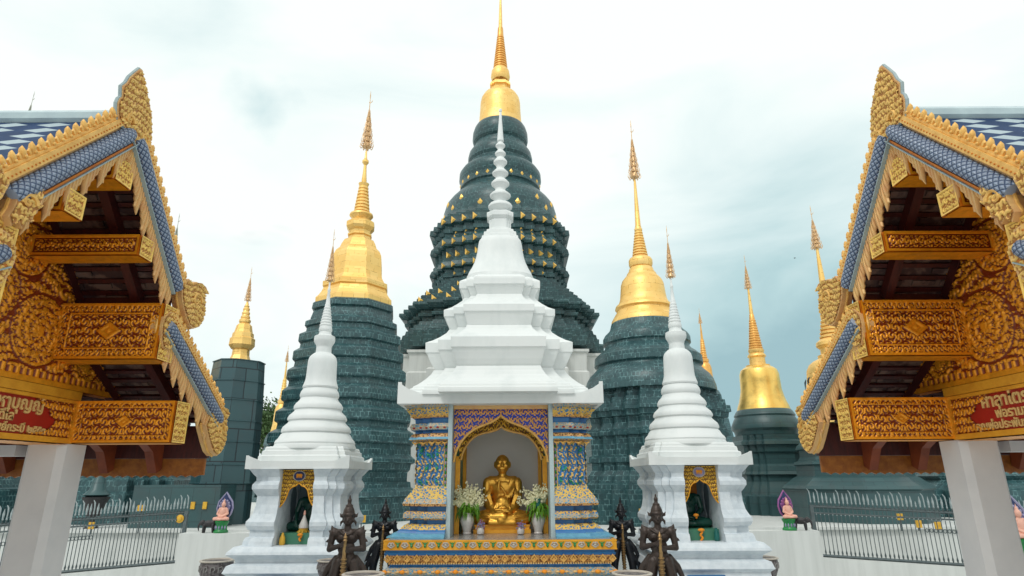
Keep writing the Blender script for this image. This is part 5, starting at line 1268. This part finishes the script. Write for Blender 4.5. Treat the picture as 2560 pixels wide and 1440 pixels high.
def garland(x, y, z, label, n=10, s=1.0):
    mb = MB()
    for k in range(n): mb.ball((math.sin(k * 1.3) * .012, -.01, -k * .013 * s), .014 * s, 6)
    mb.ball((0, -.02, .008), (.04 * s, .022, .022), 8)
    tag(mb.build('marigold_garland', ORANGE, None, 50, loc=(x, y, z)), label, 'garland', 'orange marigold garlands')
garland(cx1 + .06, yb1 + .125, zb1 + .115, 'short marigold garland hanging over the green plinth of the left white shrine', 6)
garland(cx2 - .02, yb2 + .12, zb2 + .125, 'long marigold garland hanging over the green plinth of the right white shrine', 9, 1.15)
garland(cx2 - .03, yb2 + .27, zb2 + .30, 'marigold bunch resting on the lap of the green buddha in the right white shrine', 3)
mb = MB(); mb.lathe([(.03, 0), (.04, .02), (.036, .09), (.02, .12), (.012, .15)], n=12); tag(mb.build('yellow_candle_jar', YELLOW, None, 40, loc=(cx1 - ow1 + .07, yb1 + .07, zb1 + .001)), 'little yellow jar in the left corner of the left white shrine', 'jar')
mb = MB(); mb.lathe([(.03, 0), (.036, .02), (.034, .10), (.014, .14), (.014, .16)], n=12); tag(mb.build('glass_bottle', TURQ, None, 40, loc=(cx2 + ow2 - .06, yb2 + .07, zb2 + .001)), 'small bottle in the right corner of the right white shrine', 'bottle')

# ------------------------------------------------------------------ glazed pots
def pot_mesh(s, hgt):
    T = None; mb = MB(); mb.lathe([(s * .55, 0), (s * .58, .02), (s * .72, hgt * .25), (s * .93, hgt * .55), (s * 1.0, hgt * .80), (s * .95, hgt * .93), (s * .90, hgt * .95)], n=36)
    n_ = 14
    for i in range(n_):     # raised scroll band
        a = 2 * math.pi * i / n_
        P = lambda da, zz: (math.cos(a + da) * s * 1.005, math.sin(a + da) * s * 1.005, hgt * zz)
        mb.tube([P(-.14, .62), P(-.14, .78), P(.05, .82), P(.10, .72), P(0, .66)], s * .028, 5, 2)
    mr = MB(); mr.lathe([(s * .90, hgt * .94), (s * 1.04, hgt * .95), (s * 1.05, hgt * .985), (s * 1.0, hgt), (s * .90, hgt), (s * .86, hgt * .96), (s * .82, hgt * .80), (.01, hgt * .78)], n=36, m=0)
    return mb.mesh('bowl', [POT, POT, POTRIM if False else FLOORST], 40), mr.mesh('rim', POTRIM, 40)
def pot(u, v, y, hwpx, label, standh=None):
    p = at(u, v, y=y); s = hwpx / FPX * depth(p) / 1.04; hgt = s * 1.75
    T = empty('glazed_pot', (p.x, y, 0), label, 'pot', 'large grey glazed pots')
    a, b = pot_mesh(s, hgt); st = p.z - hgt
    mb = MB(); mb.rloft(-s * .7, s * .7, -s * .7, s * .7, [(.05, 0), (.05, .08), (0, .1), (0, st - .06), (.04, st - .04), (.04, st - .001)]); mb.build('stand', WHITE_ROUGH, T, loc=(0, 0, 0))
    for me, nm in ((a, 'bowl'), (b, 'rim')): o = bpy.data.objects.new(nm, me); COL.objects.link(o); o.parent = T; o.location = (0, 0, st)
pot(908, 1433, 5.6, 52, 'cream-rimmed glazed pot at the bottom edge, left of the altar platform')
pot(1580, 1431, 5.6, 50, 'cream-rimmed glazed pot at the bottom edge, right of the altar platform')
pot(544, 1399, 9.2, 41, 'grey scroll-patterned pot before the low wall, left of the left white shrine')
pot(1905, 1392, 9.2, 38, 'grey scroll-patterned pot before the low wall, right of the right white shrine')
pot(828, 1399, 7.9, 34, 'grey pot partly hidden behind the left brown guardian')

# ------------------------------------------------------------------ small animals and serpent-hooded figures on the wall
def elephant_blobs():
    b = [('s', (0, 0, .30), (.21, .11, .115)), ('s', (.14, 0, .31), (.11, .10, .11)), ('s', (-.22, 0, .33), (.085, .085, .10)), ('t', [(-.28, 0, .33), (-.335, 0, .26), (-.345, 0, .16), (-.325, 0, .07)], [.055, .038, .026, .016])]
    for s in (-1, 1):
        b += [('c', (-.14, s * .055, .25), .055, (-.155, s * .06, .03), .038), ('c', (.15, s * .055, .25), .058, (.17, s * .06, .03), .038), ('e', (-.20, s * .085, .32), (.06, .014, .075), 10), ('c', (-.29, s * .035, .26), .013, (-.37, s * .045, .24), .006)]
    b += [('t', [(.24, 0, .33), (.27, 0, .25), (.265, 0, .16)], [.014, .010, .012])]
    return b
ELE = fuse('elephant_body', elephant_blobs(), DARKBR, .009, 2)
def elephant(u, v, y, w, rz, label):
    p = at(u, v, y=y); s = w / FPX * depth(p) / .62
    o = tag(bpy.data.objects.new('elephant_figure', ELE), label, 'elephant figure', 'small dark elephants on the low wall'); COL.objects.link(o); o.location = (p.x, y, WZ + .001); o.rotation_euler = (0, 0, R(rz)); o.scale = (s,) * 3
elephant(519, 1338, WY + .14, 44, 8, 'small dark elephant figure standing on the low wall at the left')
elephant(2003, 1322, WY + .14, 46, 150, 'small dark elephant figure standing on the low wall at the right')
def child_blobs():
    b = [('s', (0, 0, .05), (.07, .055, .05)), ('s', (0, 0, .13), (.055, .042, .08)), ('c', (-.045, 0, .19), .022, (.045, 0, .19), .022), ('s', (0, -.005, .255), (.034, .036, .044)), ('s', (0, 0, .30), (.018, .018, .025)), ('t', [(0, 0, .31), (0, 0, .36)], [.012, .003])]
    for s in (-1, 1):
        b += [('c', (s * .06, 0, .18), .021, (s * .085, -.01, .11), .018), ('c', (s * .085, -.01, .11), .018, (s * .02, -.05, .07), .013), ('c', (s * .03, 0, .04), .036, (s * .11, -.05, .035), .027), ('c', (s * .11, -.05, .035), .026, (-s * .02, -.085, .028), .02)]
    return b
CHI = fuse('seated_body', child_blobs(), PINK, .006, 2)
def naga_figure(u, v, y, hpx, hoodm, rimm, label, rz=0, zbase=None):
    p = at(u, v, y=y); H = hpx / FPX * depth(p)     # full height
    s = H / .62; zb_ = WZ if zbase is None else zbase
    T = empty('serpent_hooded_figure', (p.x, y, zb_), label, 'figurine', 'pink seated figures under serpent hoods')
    mb = MB(); mb.lathe([(.105, 0), (.11, .02), (.085, .05), (.08, .11), (.10, .15), (.105, .17), (.09, .18)], n=20); me = mb.mesh('pedestal', GREEN, 40); place(me, 'pedestal', T, (0, 0, .0), 0, s)
    mb = MB()
    for k in range(5):
        a = R(30 + 30 * k); mb.tube([(math.cos(a) * .106 * .8, -math.sin(a) * .082, .05), (math.cos(a) * .085, -math.sin(a) * .085, .08), (math.cos(a) * .085, -math.sin(a) * .085, .11)], [.006, .014, .004], 5)
    place(mb.mesh('pedestal_motifs', VIOLET), 'pedestal_motifs', T, (0, 0, 0), 0, s)
    place(CHI, 'seated_body', T, (0, -.01 * s, .175 * s), rz, s * .95)
    pts = [(-.045, 0), (-.10, .07), (-.125, .16), (-.105, .26), (-.05, .33), (0, .40), (.05, .33), (.105, .26), (.125, .16), (.10, .07), (.045, 0)]
    mb = MB(); mb.prism([(a_ * .88, b_ * .93 + .01) for a_, b_ in pts], 'y', .035, .055, 0); mb.tube([(a_, .045, b_) for a_, b_ in pts], .015, 6, 1)
    for k in range(7):
        a = R(20 + 140 * k / 6); c = (math.cos(a) * .085, .03, .15 + math.sin(a) * .13); mb.tube([(math.cos(a) * .03, .032, .08), ((c[0]) * .8, .028, .11 + math.sin(a) * .07), c], [.012, .014, .018], 6, 1); mb.ball((c[0], .022, c[2]), (.018, .016, .022), 6, 1)
    place(mb.mesh('serpent_hood', [hoodm, rimm], 50), 'serpent_hood', T, (0, 0, .20 * s), rz, s)
naga_figure(557, 1290, WY + .14, 98, NAVY, VIOLET, 'pink seated figure under a pale violet serpent hood, on the left of the low wall')
naga_figure(1968, 1275, WY + .14, 96, NAVY, MAGENTA, 'pink seated figure under a purple serpent hood, on the right of the low wall', 12)
p = at(2540, 1290, y=10.4); mb = MB(); mb.box(p.x - .5, p.x + 3, 10.3, 10.7, 0, p.z - .62); tag(mb.build('low_wall', WALLW), 'short white wall at the right edge beyond the pavilion pillar', 'wall')
naga_figure(2545, 1300, 10.5, 150, NAVY, VIOLET, 'pink figure under a serpent hood at the right edge, beyond the pavilion pillar', 0, p.z - .619)

# a bird far off in the sky
p = at(1987, 645, y=60)
mb = MB(); mb.ball((0, 0, 0), (.06, .10, .05), 8)
for s in (-1, 1): mb.tube([(s * .05, 0, 0), (s * .07, .01, .03), (s * .13, .02, .01)], [.03, .025, .01], 6, sq=.3)
mb.tube([(0, .08, 0), (0, .16, .01)], [.02, .03], 6, sq=.3)
tag(mb.build('bird', DARKBR, None, 60, loc=p), 'tiny dark bird flying in the grey sky right of the stupas', 'bird')

# ------------------------------------------------------------------ the two gabled pavilions (built for the left one, mirrored for the right)
XG, XP, YC = -3.0, -3.87, 4.23
def pavilion(side, label, lines):
    flip = side > 0; sg = -1 if flip else 1
    T = empty('pavilion', ((4.1 if flip else -4.1), YC, 0), label, 'pavilion', 'carved gilded pavilions on either side')
    def B(mb, name, mats, parent=None, smooth=None): return mb.build(name, mats, parent or T, smooth, flipx=flip)
    def REL(name, mat, parent, o, eu, ev, w, hgt, step, func, d_=.015, clip=None):
        if flip:
            o = Vector(o) + Vector(eu) * w; o.x = -o.x; eu = (Vector(eu) * -1); eu.x = -eu.x; ev = Vector(ev); ev.x = -ev.x
            f = (lambda U, V: func(w - U, V)); c = None if clip is None else [(w - a, b) for a, b in clip]
            return relief(name, mat, parent, o, eu, ev, w, hgt, step, f, d_, c)
        return relief(name, mat, parent, o, eu, ev, w, hgt, step, func, d_, clip)
    XE = -8.6
    # --- roof planes
    ups = (0.0, 4.87, 1.03, 3.75); los = (0.84, 3.60, 2.16, 2.74)
    rf = MB(); und = MB(); raf = MB()
    for s in (-1, 1):
        for k, (u0, z0, u1, z1) in enumerate((ups, los)):
            d = Vector((0, s * (u1 - u0), z1 - z0)); L = d.length; d.normalize(); nn = Vector((0, -s * d.z * (1 if s > 0 else 1), abs(d.y)))
            nn = Vector((0, s * abs(d.z), abs(d.y)))
            P0 = Vector((0, YC + s * u0, z0)) + nn * .045; xa, xb = XG - .035, XE
            def q(x, t_, o_): p = P0 + d * t_ + nn * o_; return (x, p.y, p.z)
            idx = [rf.vert(q(xa, 0, 0)), rf.vert(q(xb, 0, 0)), rf.vert(q(xb, L, 0)), rf.vert(q(xa, L, 0))]
            uv = [(xa, 0), (xb, 0), (xb, L), (xa, L)]
            if s > 0: idx = idx[::-1]; uv = uv[::-1]
            rf.face(idx, 0, uv)
            e0 = [rf.vert(q(xa, 0, 0)), rf.vert(q(xa, L, 0)), rf.vert(q(xa, L, -.03)), rf.vert(q(xa, 0, -.03))]; rf.face(e0, 1); 
            e0 = [rf.vert(q(xa, L, 0)), rf.vert(q(xb, L, 0)), rf.vert(q(xb, L, -.03)), rf.vert(q(xa, L, -.03))]; rf.face(e0, 1)
            idx = [und.vert(q(xa, 0, -.03)), und.vert(q(xa, L, -.03)), und.vert(q(xb, L, -.03)), und.vert(q(xb, 0, -.03))]
            und.face(idx if s < 0 else idx[::-1], 0)
            def beam(mb, xa_, xb_, t0, t1, o0, o1, m=0):
                b = [mb.vert(q(x, t_, o_)) for x in (xa_, xb_) for t_, o_ in ((t0, o0), (t1, o0), (t1, o1), (t0, o1))]
                for f in ((0, 1, 2, 3), (7, 6, 5, 4), (0, 4, 5, 1), (1, 5, 6, 2), (2, 6, 7, 3), (3, 7, 4, 0)): mb.face([b[i] for i in (f if s > 0 else f[::-1])], m)
            rnd = random.Random(5 + k)
            n_ = int(L / .115)
            for i in range(n_):
                t0 = L * (i + .25) / n_; beam(und, xa - .005, xb, t0, t0 + .038, -.031, -.056, 1)
                x = xa - .03
                while x > xb:      # short spacer blocks and tile hooks between the battens
                    x -= rnd.choice((.05, .10, .14)); w_ = rnd.choice((.06, .15, .20))
                    if rnd.random() < .75: beam(und, x, x - w_, t0 + .050, t0 + .050 + .045, -.032, -.050, 2)
                    x -= w_
            x = -3.30
            while x > XE: beam(raf, x, x - .075, .02, L - .02, -.057, -.14, 0); x -= .55
    R_ = B(rf, 'roof', [ROOF, NAVY]); B(und, 'underside', [TILEBACK, MAROON, TILEBACK], R_); B(raf, 'rafters', [MAROON], R_)
    mb = MB(); mb.tube([(XG - .12, YC, 4.955), (XE, YC, 4.955)], .065, 8); B(mb, 'ridge_cap', RIDGE, R_, 40)
    mb = MB()
    for s in (-1, 1): mb.box(XG - .06, XE, YC + s * 1.0, YC + s * 1.02, 3.50, 3.76)
    B(mb, 'roof_step_board', MAROON, R_)
    # --- barge boards
    def barge(P0, P1, s, name, skip=0.0):
        u0, z0 = P0; u1, z1 = P1
        A = Vector((0, YC + s * u0, z0)); d = Vector((0, s * (u1 - u0), z1 - z0)); L = d.length; d.normalize(); nn = Vector((0, s * abs(d.z), abs(d.y)))
        def q(x, t_, o_): p = A + d * t_ + nn * o_; return (x, p.y, p.z)
        def beam(mb, xa_, xb_, t0, t1, o0, o1, m=0):
            b = [mb.vert(q(x, t_, o_)) for x in (xa_, xb_) for t_, o_ in ((t0, o0), (t1, o0), (t1, o1), (t0, o1))]
            for f in ((0, 1, 2, 3), (7, 6, 5, 4), (0, 4, 5, 1), (1, 5, 6, 2), (2, 6, 7, 3), (3, 7, 4, 0)): mb.face([b[i] for i in (f[::-1] if s > 0 else f)], m)
        mb = MB(); beam(mb, XG, XG - .05, 0, L, -.090, .06, 0); beam(mb, XG + .035, XG - .03, .0, L, .062, .115, 1); beam(mb, XG + .02, XG - .02, 0, L, .116, .135, 1); beam(mb, XG + .03, XG - .055, 0, L, -.108, -.092, 2); beam(mb, XG + .045, XG - .06, 0, L, -.118, -.110, 3)
        K = B(mb, 'barge_board', [SANDY_PINK, SANDY, GOLD_DARK, RIMGREY], T)
        mb = MB(); n_ = 24; pts = [q(XG + .012, L * i / n_, -.025) for i in range(n_ + 1)]
        rr = [.064 if 0 < i < n_ else .052 for i in range(n_ + 1)]
        mb.tube(pts, rr, 14, up=nn); B(mb, 'scaled_serpent_roll', SCALES, K, 60)
        # bead dots on the band
        mb = MB()
        for i in range(int(L / .035)): mb.ball(q(XG + .037, .02 + i * .035, .082), (.006, .007, .007), 5)
        B(mb, 'bead_row', GOLD_DARK, K)
        # crest of pointed leaves
        mb = MB(); n_ = int(L / .088)
        for i in range(n_):
            t_ = (i + .5) * L / n_; up = Vector((0, 0, 1)) * .55 + nn * .45; up.normalize(); b0 = Vector(q(XG, t_, .13)); side_ = up.cross(Vector((1, 0, 0)))
            def pt(a, h, x=0): v = b0 + side_ * a + up * h; return (v.x + x, v.y, v.z)
            mb.tube([pt(0, -.005), pt(0, .02), pt(.0, .045), pt(.004 * s, .065), pt(0, .082)], [.014, .024, .027, .018, .003], 7, sq=.7)
            mb.tube([pt(-.020, -.005), pt(-.032, .018), pt(-.026, .036)], [.014, .015, .004], 5); mb.tube([pt(.020, -.005), pt(.032, .018), pt(.026, .036)], [.014, .015, .004], 5)
            mb.ball(pt(0, .016, .022), .013, 6)
        B(mb, 'crest_leaves', SANDY, K, 60)
        # hanging flame valance
        mb = MB(); n_ = int(L / .040); cyc = (.055, .080, .105, .135, .175)
        for i in range(n_):
            t_ = (i + .5) * L / n_; c = cyc[i % 5]; b0 = Vector(q(XG - .01, t_, -.115)); c *= 1.18
            dn = Vector((0, -s * .05, -1)).normalized(); ex = 1.0
            p1 = b0 + Vector((0, 0, .05)); p2 = b0 + dn * c * .5 + Vector((0, s * .006, 0)); p3 = b0 + dn * c * .85; p4 = b0 + dn * (c + .02) + Vector((0, s * .014, 0))
            mb.tube([p1, b0, p2, p3, p4], [.024, .029, .028, .021, .004], 6, sq=.8)
            if i % 5 == 4: mb.tube([p2, p2 + Vector((.0, -s * .03, -.03)), p2 + Vector((0, -s * .035, -.06)), p2 + Vector((0, -s * .015, -.07))], [.012, .014, .012, .004], 5)
        B(mb, 'flame_valance', [SANDY_PINK], K, 60)
        return K
    for s in (-1, 1):
        barge((.06, 4.81), (.96, 3.83), s, 'upper'); barge((.90, 3.50), (2.08, 2.79), s, 'lower')
    # --- apex finial and tail finials: carved plates in the gable plane
    def plate_(px, name, mat=CARVED_FIN, x=XG + .03, cell=.062, th=.10, dy=0, dz=0, mir=False, spiral=None):
        pts = []
        for u, v in px:
            p = at(u, v, x=XG); y_, z_ = p.y + dy, p.z + dz
            if mir: y_ = 2 * YC - y_
            pts.append((y_, z_))
        if mir: pts = pts[::-1]
        mb = MB(); mb.prism(pts, 'x', x - th, x, 0)
        cy_ = sum(p[0] for p in pts) / len(pts); cz_ = sum(p[1] for p in pts) / len(pts)
        rim = pts + [pts[0]]
        mb.tube([(x - th * .5, a, b) for a, b in rim], th * .42 if name == 'apex_finial' else .012, 6, 2 if name == 'apex_finial' else 1)
        if spiral:
            for (su, sv, sr, tw) in spiral:
                p = at(su, sv, x=XG); yy, zz2 = p.y + dy, p.z + dz
                if mir: yy = 2 * YC - yy; tw = -tw
                mb.tube([(x + .012, yy + math.cos(k * tw * .45) * sr * (1 - k / 17), zz2 + math.sin(k * tw * .45) * sr * (1 - k / 17)) for k in range(16)], [.016 * (1 - k / 22) for k in range(16)], 5, 1)
        K = B(mb, name, [SANDY_PINK, SANDY, RIMGREY], T)
        y0 = min(p[0] for p in pts); z0 = min(p[1] for p in pts); w = max(p[0] for p in pts) - y0; h = max(p[1] for p in pts) - z0
        REL('carved_face', mat, K, (x + .001, y0, z0), (0, 1, 0), (0, 0, 1), w, h, .008, lambda U, V: scroll(U + .03 + .02 * np.sin(V * 14), V + .02 * np.sin(U * 17), cell, 10), .015, [(cy_ - y0 + (a - cy_) * .93, cz_ - z0 + (b - cz_) * .95) for a, b in pts])
        return K
    plate_([(342, 172), (330, 181), (317, 192), (308, 207), (297, 215), (296, 242), (290, 246), (285, 257), (284, 280), (286, 298), (297, 312), (312, 330), (322, 352), (335, 362), (352, 372), (362, 370), (369, 350), (371, 325), (370, 290), (366, 262), (360, 235), (353, 205), (347, 175)], 'apex_finial', spiral=[(312, 300, .055, 1), (350, 345, .06, -1)], th=.035)
    UH = [(447, 711), (456, 706), (465, 697), (471, 709), (480, 706), (497, 708), (508, 718), (514, 735), (506, 733), (506, 756), (505, 780), (500, 802), (490, 817), (475, 822), (465, 812), (457, 792), (450, 767), (446, 742)]
    LH = [(506, 1062), (516, 1040), (522, 1026), (530, 1035), (537, 1022), (550, 1017), (562, 1022), (567, 1034), (560, 1045), (561, 1075), (556, 1108), (546, 1130), (534, 1140), (524, 1128), (516, 1102), (510, 1078)]
    NG = [(398, 850), (399, 815), (406, 792), (420, 780), (434, 783), (446, 800), (456, 825), (459, 850), (450, 862), (440, 856), (430, 866), (414, 874), (402, 870)]
    for mir in (False, True):
        plate_(UH, 'tail_finial', cell=.055, mir=mir, spiral=[(482, 752, .085, 1)])
        plate_(LH, 'tail_finial', cell=.055, mir=mir, spiral=[(541, 1075, .09, 1)])
        plate_(NG, 'serpent_scroll', x=XG + .02, cell=.06, mir=mir, spiral=[(430, 835, .075, -1)])
    # serpent head where the near upper board ends
    plate_([(88, 470), (66, 452), (48, 468), (40, 486), (22, 498), (14, 520), (0, 540), (6, 566), (24, 548), (34, 572), (46, 548), (60, 556), (66, 530), (84, 520)], 'serpent_head', cell=.06, x=XG + .05, spiral=[(48, 505, .06, 1)])
    # --- purlins with carved faces
    beams = [(-.10, .09, 4.37, 4.50, 1), (.34, .515, 3.92, 4.09, 0), (-.515, -.34, 3.92, 4.09, 0), (.82, 1.04, 3.17, 3.65, 0), (-1.04, -.82, 3.17, 3.65, 0), (1.25, 1.47, 2.51, 2.87, 0), (-1.47, -1.25, 2.51, 2.87, 0)]
    for a, b, z0, z1, peak in beams:
        mb = MB(); xa = XG + (.0 if peak else .0)
        if peak:
            mb.prism([(YC + a, z0), (YC + b, z0), (YC + b, z1), (YC + (a + b) / 2, z1 + .09), (YC + a, z1)], 'x', XP, xa)
        else: mb.box(XP, xa, YC + a, YC + b, z0, z1)
        K = B(mb, 'purlin', GOLD_DARK)
        w = b - a; h = z1 - z0
        if peak: REL('carved_end', CARVED_END, K, (xa + .001, YC + a, z0), (0, 1, 0), (0, 0, 1), w, h + .09, .005, lambda U, V: np.where((np.minimum(U, w - U) < .012) | (V < .012), 1, scroll(np.abs(U - w / 2) + .01, V, .05, 10)), .01, [(.002, .002), (w - .002, .002), (w - .002, h), (w / 2, h + .085), (.002, h)])
        else: REL('carved_end', CARVED_END, K, (xa + .001, YC + a, z0), (0, 1, 0), (0, 0, 1), w, h, .005, framed(w, h, .012, .055, 0, False), .012)
        wl_ = xa - XP
        # long faces towards -y and +y
        big = h > .3
        if big:
            inner = .055 if h < .4 else .085
            def f(U, V, h=h, wl_=wl_, inner=inner):
                e = np.minimum(np.minimum(U, wl_ - U), np.minimum(V, h - V)); base = framed(wl_, h, .022, .062, 0, True)(U, V)
                inn = framed(wl_ - 2 * inner, h - 2 * inner, .010, .075, .06 if h < .4 else .085, False, True)(U - inner, V - inner)
                return np.where(e > inner, inn, base)
        else: f = framed(wl_, h, .026, .058, 0, False)
        REL('carved_side', CARVED, K, (XP, YC + a - .001, z0), (1, 0, 0), (0, 0, 1), wl_, h, .0065, f, .018)
        REL('carved_side', CARVED, K, (xa, YC + b + .001, z0), (-1, 0, 0), (0, 0, 1), wl_, h, .012, f, .012)
        REL('carved_underside', CARVED, K, (XP, YC + b, z0 - .001), (1, 0, 0), (0, -1, 0), wl_, w, .012, lambda U, V, w=w, wl_=wl_: np.where(np.minimum(np.minimum(U, wl_ - U), np.minimum(V, w - V)) < .05, .75, .55 + .25 * scroll(U, V, .09, 9)), .008)
    # --- pediment
    zb_, zt_ = 2.95, 4.80
    pw = 2 * 1.9
    Y0 = YC - 1.9
    ped = [(1.9 - 1.86, 0), (1.9 - .92, .62), (1.9 - .92, 1.0), (1.9, 1.86), (1.9 + .92, 1.0), (1.9 + .92, .62), (1.9 + 1.86, 0)]
    mb = MB(); mb.prism([(Y0 + a, zb_ + b) for a, b in ped], 'x', XP - .12, XP - .012); K = B(mb, 'pediment', GOLD_DARK)
    def pf(U, V):
        A = np.abs(U - 1.9); r = np.hypot(A, V - .55)
        h = scroll(A + .055 * np.sin(V * 10) + .03 * np.sin(A * 19 + 1), V + .05 * np.sin(A * 8.5 + .5) + .02 * np.sin(V * 23 + A * 6), .085, 11); h2 = scroll(A * 1.0, V + .05, .085, 10)
        th = np.arctan2(V - .45, A - .55); r2 = np.hypot(V - .45, A - .55)
        vine = sm(np.sin(th * 1 + r2 * 30), .35, .7) * (r2 < .42)
        for ca, cb, cr in ((.62, .42, .30), (1.25, .22, .20), (.34, 1.02, .22), (1.5, .05, .15), (.08, .62, .26)):
            rc = np.hypot(A - ca, V - cb); tc = np.arctan2(V - cb, A - ca); m_ = rc < cr
            h = np.where(m_, np.maximum(sm(np.sin(tc + rc * 78), .1, .6) * (np.sin(tc * 15 + rc * 60) > -.55), np.maximum((1 - sm(rc, .03, .05)), .85 * scroll(A + .02 * np.sin(V * 31), V + .02 * np.sin(A * 27), .05, 9))), h)
            h = np.where(np.abs(rc - cr) < .012, 0, h)
        h = np.where(r < .16, .8 + .2 * np.cos(r * 90), h)
        return np.where(V < .05, 1, np.where(V < .10, (np.sin(U * 90) > 0) * .8, h))
    REL('carved_relief', CARVED, K, (XP - .008, Y0, zb_), (0, 1, 0), (0, 0, 1), pw, 1.86, .0085, pf, .024, ped)
    # --- sign beam
    mb = MB(); sy0, sy1 = YC - 1.47, YC + 1.25
    mb.box(XP - .34, XP - .012, sy0 + .24, sy1 - .003, 2.505, 2.865, 0); mb.box(XP - .30, XP + .02, sy0 + .24, sy1 - .005, 2.872, 2.945, 1); mb.box(XP - .012, XP + .012, sy0 + .24, sy1 - .004, 2.500, 2.545, 1); mb.box(XP - .012, XP + .012, sy0 + .24, sy1 - .004, 2.84, 2.868, 1); mb.box(XP - .012, XP + .013, sy1 - .045, sy1 - .006, 2.546, 2.839, 1)
    K = B(mb, 'sign_board', [RED, GOLD_PAINT])
    w_ = .56
    cl = [(.10, .29), (w_ , .29), (w_, .0), (.0, .0), (.14, .02), (.27, .035), (.36, .10), (.375, .135), (.30, .17), (.28, .22), (.20, .235)]
    REL('carved_corner', CARVED, K, (XP - .010, sy1 - .045 - w_, 2.548), (0, 1, 0), (0, 0, 1), w_, .29, .006, lambda U, V: scroll(U, V, .07, 10), .016, cl)
    REL('carved_underside', CARVED, K, (XP - .33, sy1 - .01, 2.497), (1, 0, 0), (0, -1, 0), .34, 2.3, .02, lambda U, V: .6 + .2 * scroll(U, V, .12, 9), .01)
    for txt, yend, zb2, hh, al in lines:
        cu = bpy.data.curves.new('lettering', 'FONT'); cu.body = txt; cu.size = hh * 1.55; cu.extrude = .006; cu.bevel_depth = .0015; cu.offset = hh * .018; cu.align_x = al; cu.resolution_u = 3
        o = bpy.data.objects.new('t', cu); COL.objects.link(o); dg = bpy.context.evaluated_depsgraph_get(); dg.update()
        me = bpy.data.meshes.new_from_object(o.evaluated_get(dg)); bpy.data.objects.remove(o); me.materials.clear(); me.materials.append(LETTER)
        M = Matrix(((0, 0, 1, 0), (1, 0, 0, 0), (0, 1, 0, 0), (0, 0, 0, 1))) if not flip else Matrix(((0, 0, -1, 0), (-1, 0, 0, 0), (0, 1, 0, 0), (0, 0, 0, 1)))
        me.transform(M); x = (XP - .006) * sg
        me.name = 'lettering'; oo = bpy.data.objects.new('lettering', me); COL.objects.link(oo); oo.parent = K; oo.location = Vector((x, yend, zb2)) - K.parent.location
    # --- side beams, eave fascia, brackets
    mb = MB(); mb.box(XP - .01, XE, YC + 1.26, YC + 1.46, 2.52, 2.86); mb.box(XP - .01, XE, YC - 1.46, YC - 1.26, 2.52, 2.86); mb.box(-6.6, -6.4, YC - 1.2, YC + 1.2, 2.55, 2.8); B(mb, 'side_beam', RUST)
    for s in (-1, 1):
        mb = MB(); yb = YC + s * 2.13; mb.box(XG - .10, XE, yb, yb + s * .03, 2.24, 2.40, 0); mb.box(XG - .08, XE, yb - s * .02, yb + s * .035, 2.402, 2.72, 1)
        for x in np.arange(XG - .14, XE, -.09):
            mb.prism([(x, 2.24), (x - .09, 2.24), (x - .055, 2.228), (x - .045, 2.22), (x - .035, 2.228)], 'y', yb + s * .001, yb + s * .026, 0)
        B(mb, 'eave_board', [EAVE, MAROON])
    for x in (-3.52, -4.0, -4.48, -5.0, -5.5, -6.0, -6.5, -7.0):
        for s in (-1, 1): mb = MB(); mb.prism([(YC + s * 1.47, 2.70), (YC + s * 1.47, 2.80), (YC + s * 2.10, 2.60), (YC + s * 2.125, 2.30), (YC + s * 2.04, 2.26), (YC + s * 1.92, 2.46)], 'x', x, x - .085); B(mb, 'bracket', RUST)
    # --- pillars
    for px_, py_ in ((-4.035, YC + 1.33), (-4.035, YC - 1.33), (-7.0, YC + 1.33), (-7.0, YC - 1.33)):
        h, c = .172, .05
        o8 = [(h, -h + c), (h, h - c), (h - c, h), (-h + c, h), (-h, h - c), (-h, -h + c), (-h + c, -h), (h - c, -h)]
        mb = MB(); mb.loft(o8, [(1.12, 0), (1.12, .22), (1.06, .25), (1.0, .28), (1.0, 2.498)], px_, py_); B(mb, 'pillar', PILLAR)
    for a_, b_ in ((1.20, 1.40), (-1.40, -1.20)): mb = MB(); mb.box(-4.3, XE, YC + a_, YC + b_, 2.40, 2.49); B(mb, 'lintel', PILLAR)
    return T
pavilion(-1, 'gilded gabled pavilion with a red sign, at the left edge of the picture',
         [('\u0e28\u0e32\u0e25\u0e32\u0e15\u0e49\u0e19\u0e21\u0e2b\u0e32\u0e1a\u0e38\u0e0d\u0e0d\u0e4c', 5.09, 2.735, .092, 'RIGHT'), ('\u0e28\u0e23\u0e35\u0e14\u0e35\u0e44\u0e25', 4.80, 2.645, .066, 'RIGHT'), ('\u0e1e.\u0e28. \u0e17\u0e23\u0e31\u0e1e\u0e22\u0e4c\u0e01\u0e23\u0e30\u0e1b\u0e35 \u0e52\u0e55\u0e55\u0e53', 5.16, 2.562, .058, 'RIGHT')])
pavilion(1, 'gilded gabled pavilion with a red sign, at the right edge of the picture',
         [('\u0e28\u0e32\u0e25\u0e32\u0e44\u0e15\u0e23\u0e20\u0e1e', 5.09, 2.735, .092, 'LEFT'), ('\u0e1e\u0e48\u0e2d\u0e23\u0e32\u0e21\u0e27\u0e07\u0e28\u0e4c', 4.96, 2.645, .066, 'LEFT'), ('\u0e04\u0e38\u0e13\u0e1e\u0e48\u0e2d\u0e1b\u0e23\u0e30\u0e1e\u0e31\u0e19\u0e18\u0e4c \u0e04\u0e38\u0e13\u0e41\u0e21\u0e48\u0e19\u0e49\u0e2d\u0e22', 5.20, 2.562, .058, 'LEFT')])
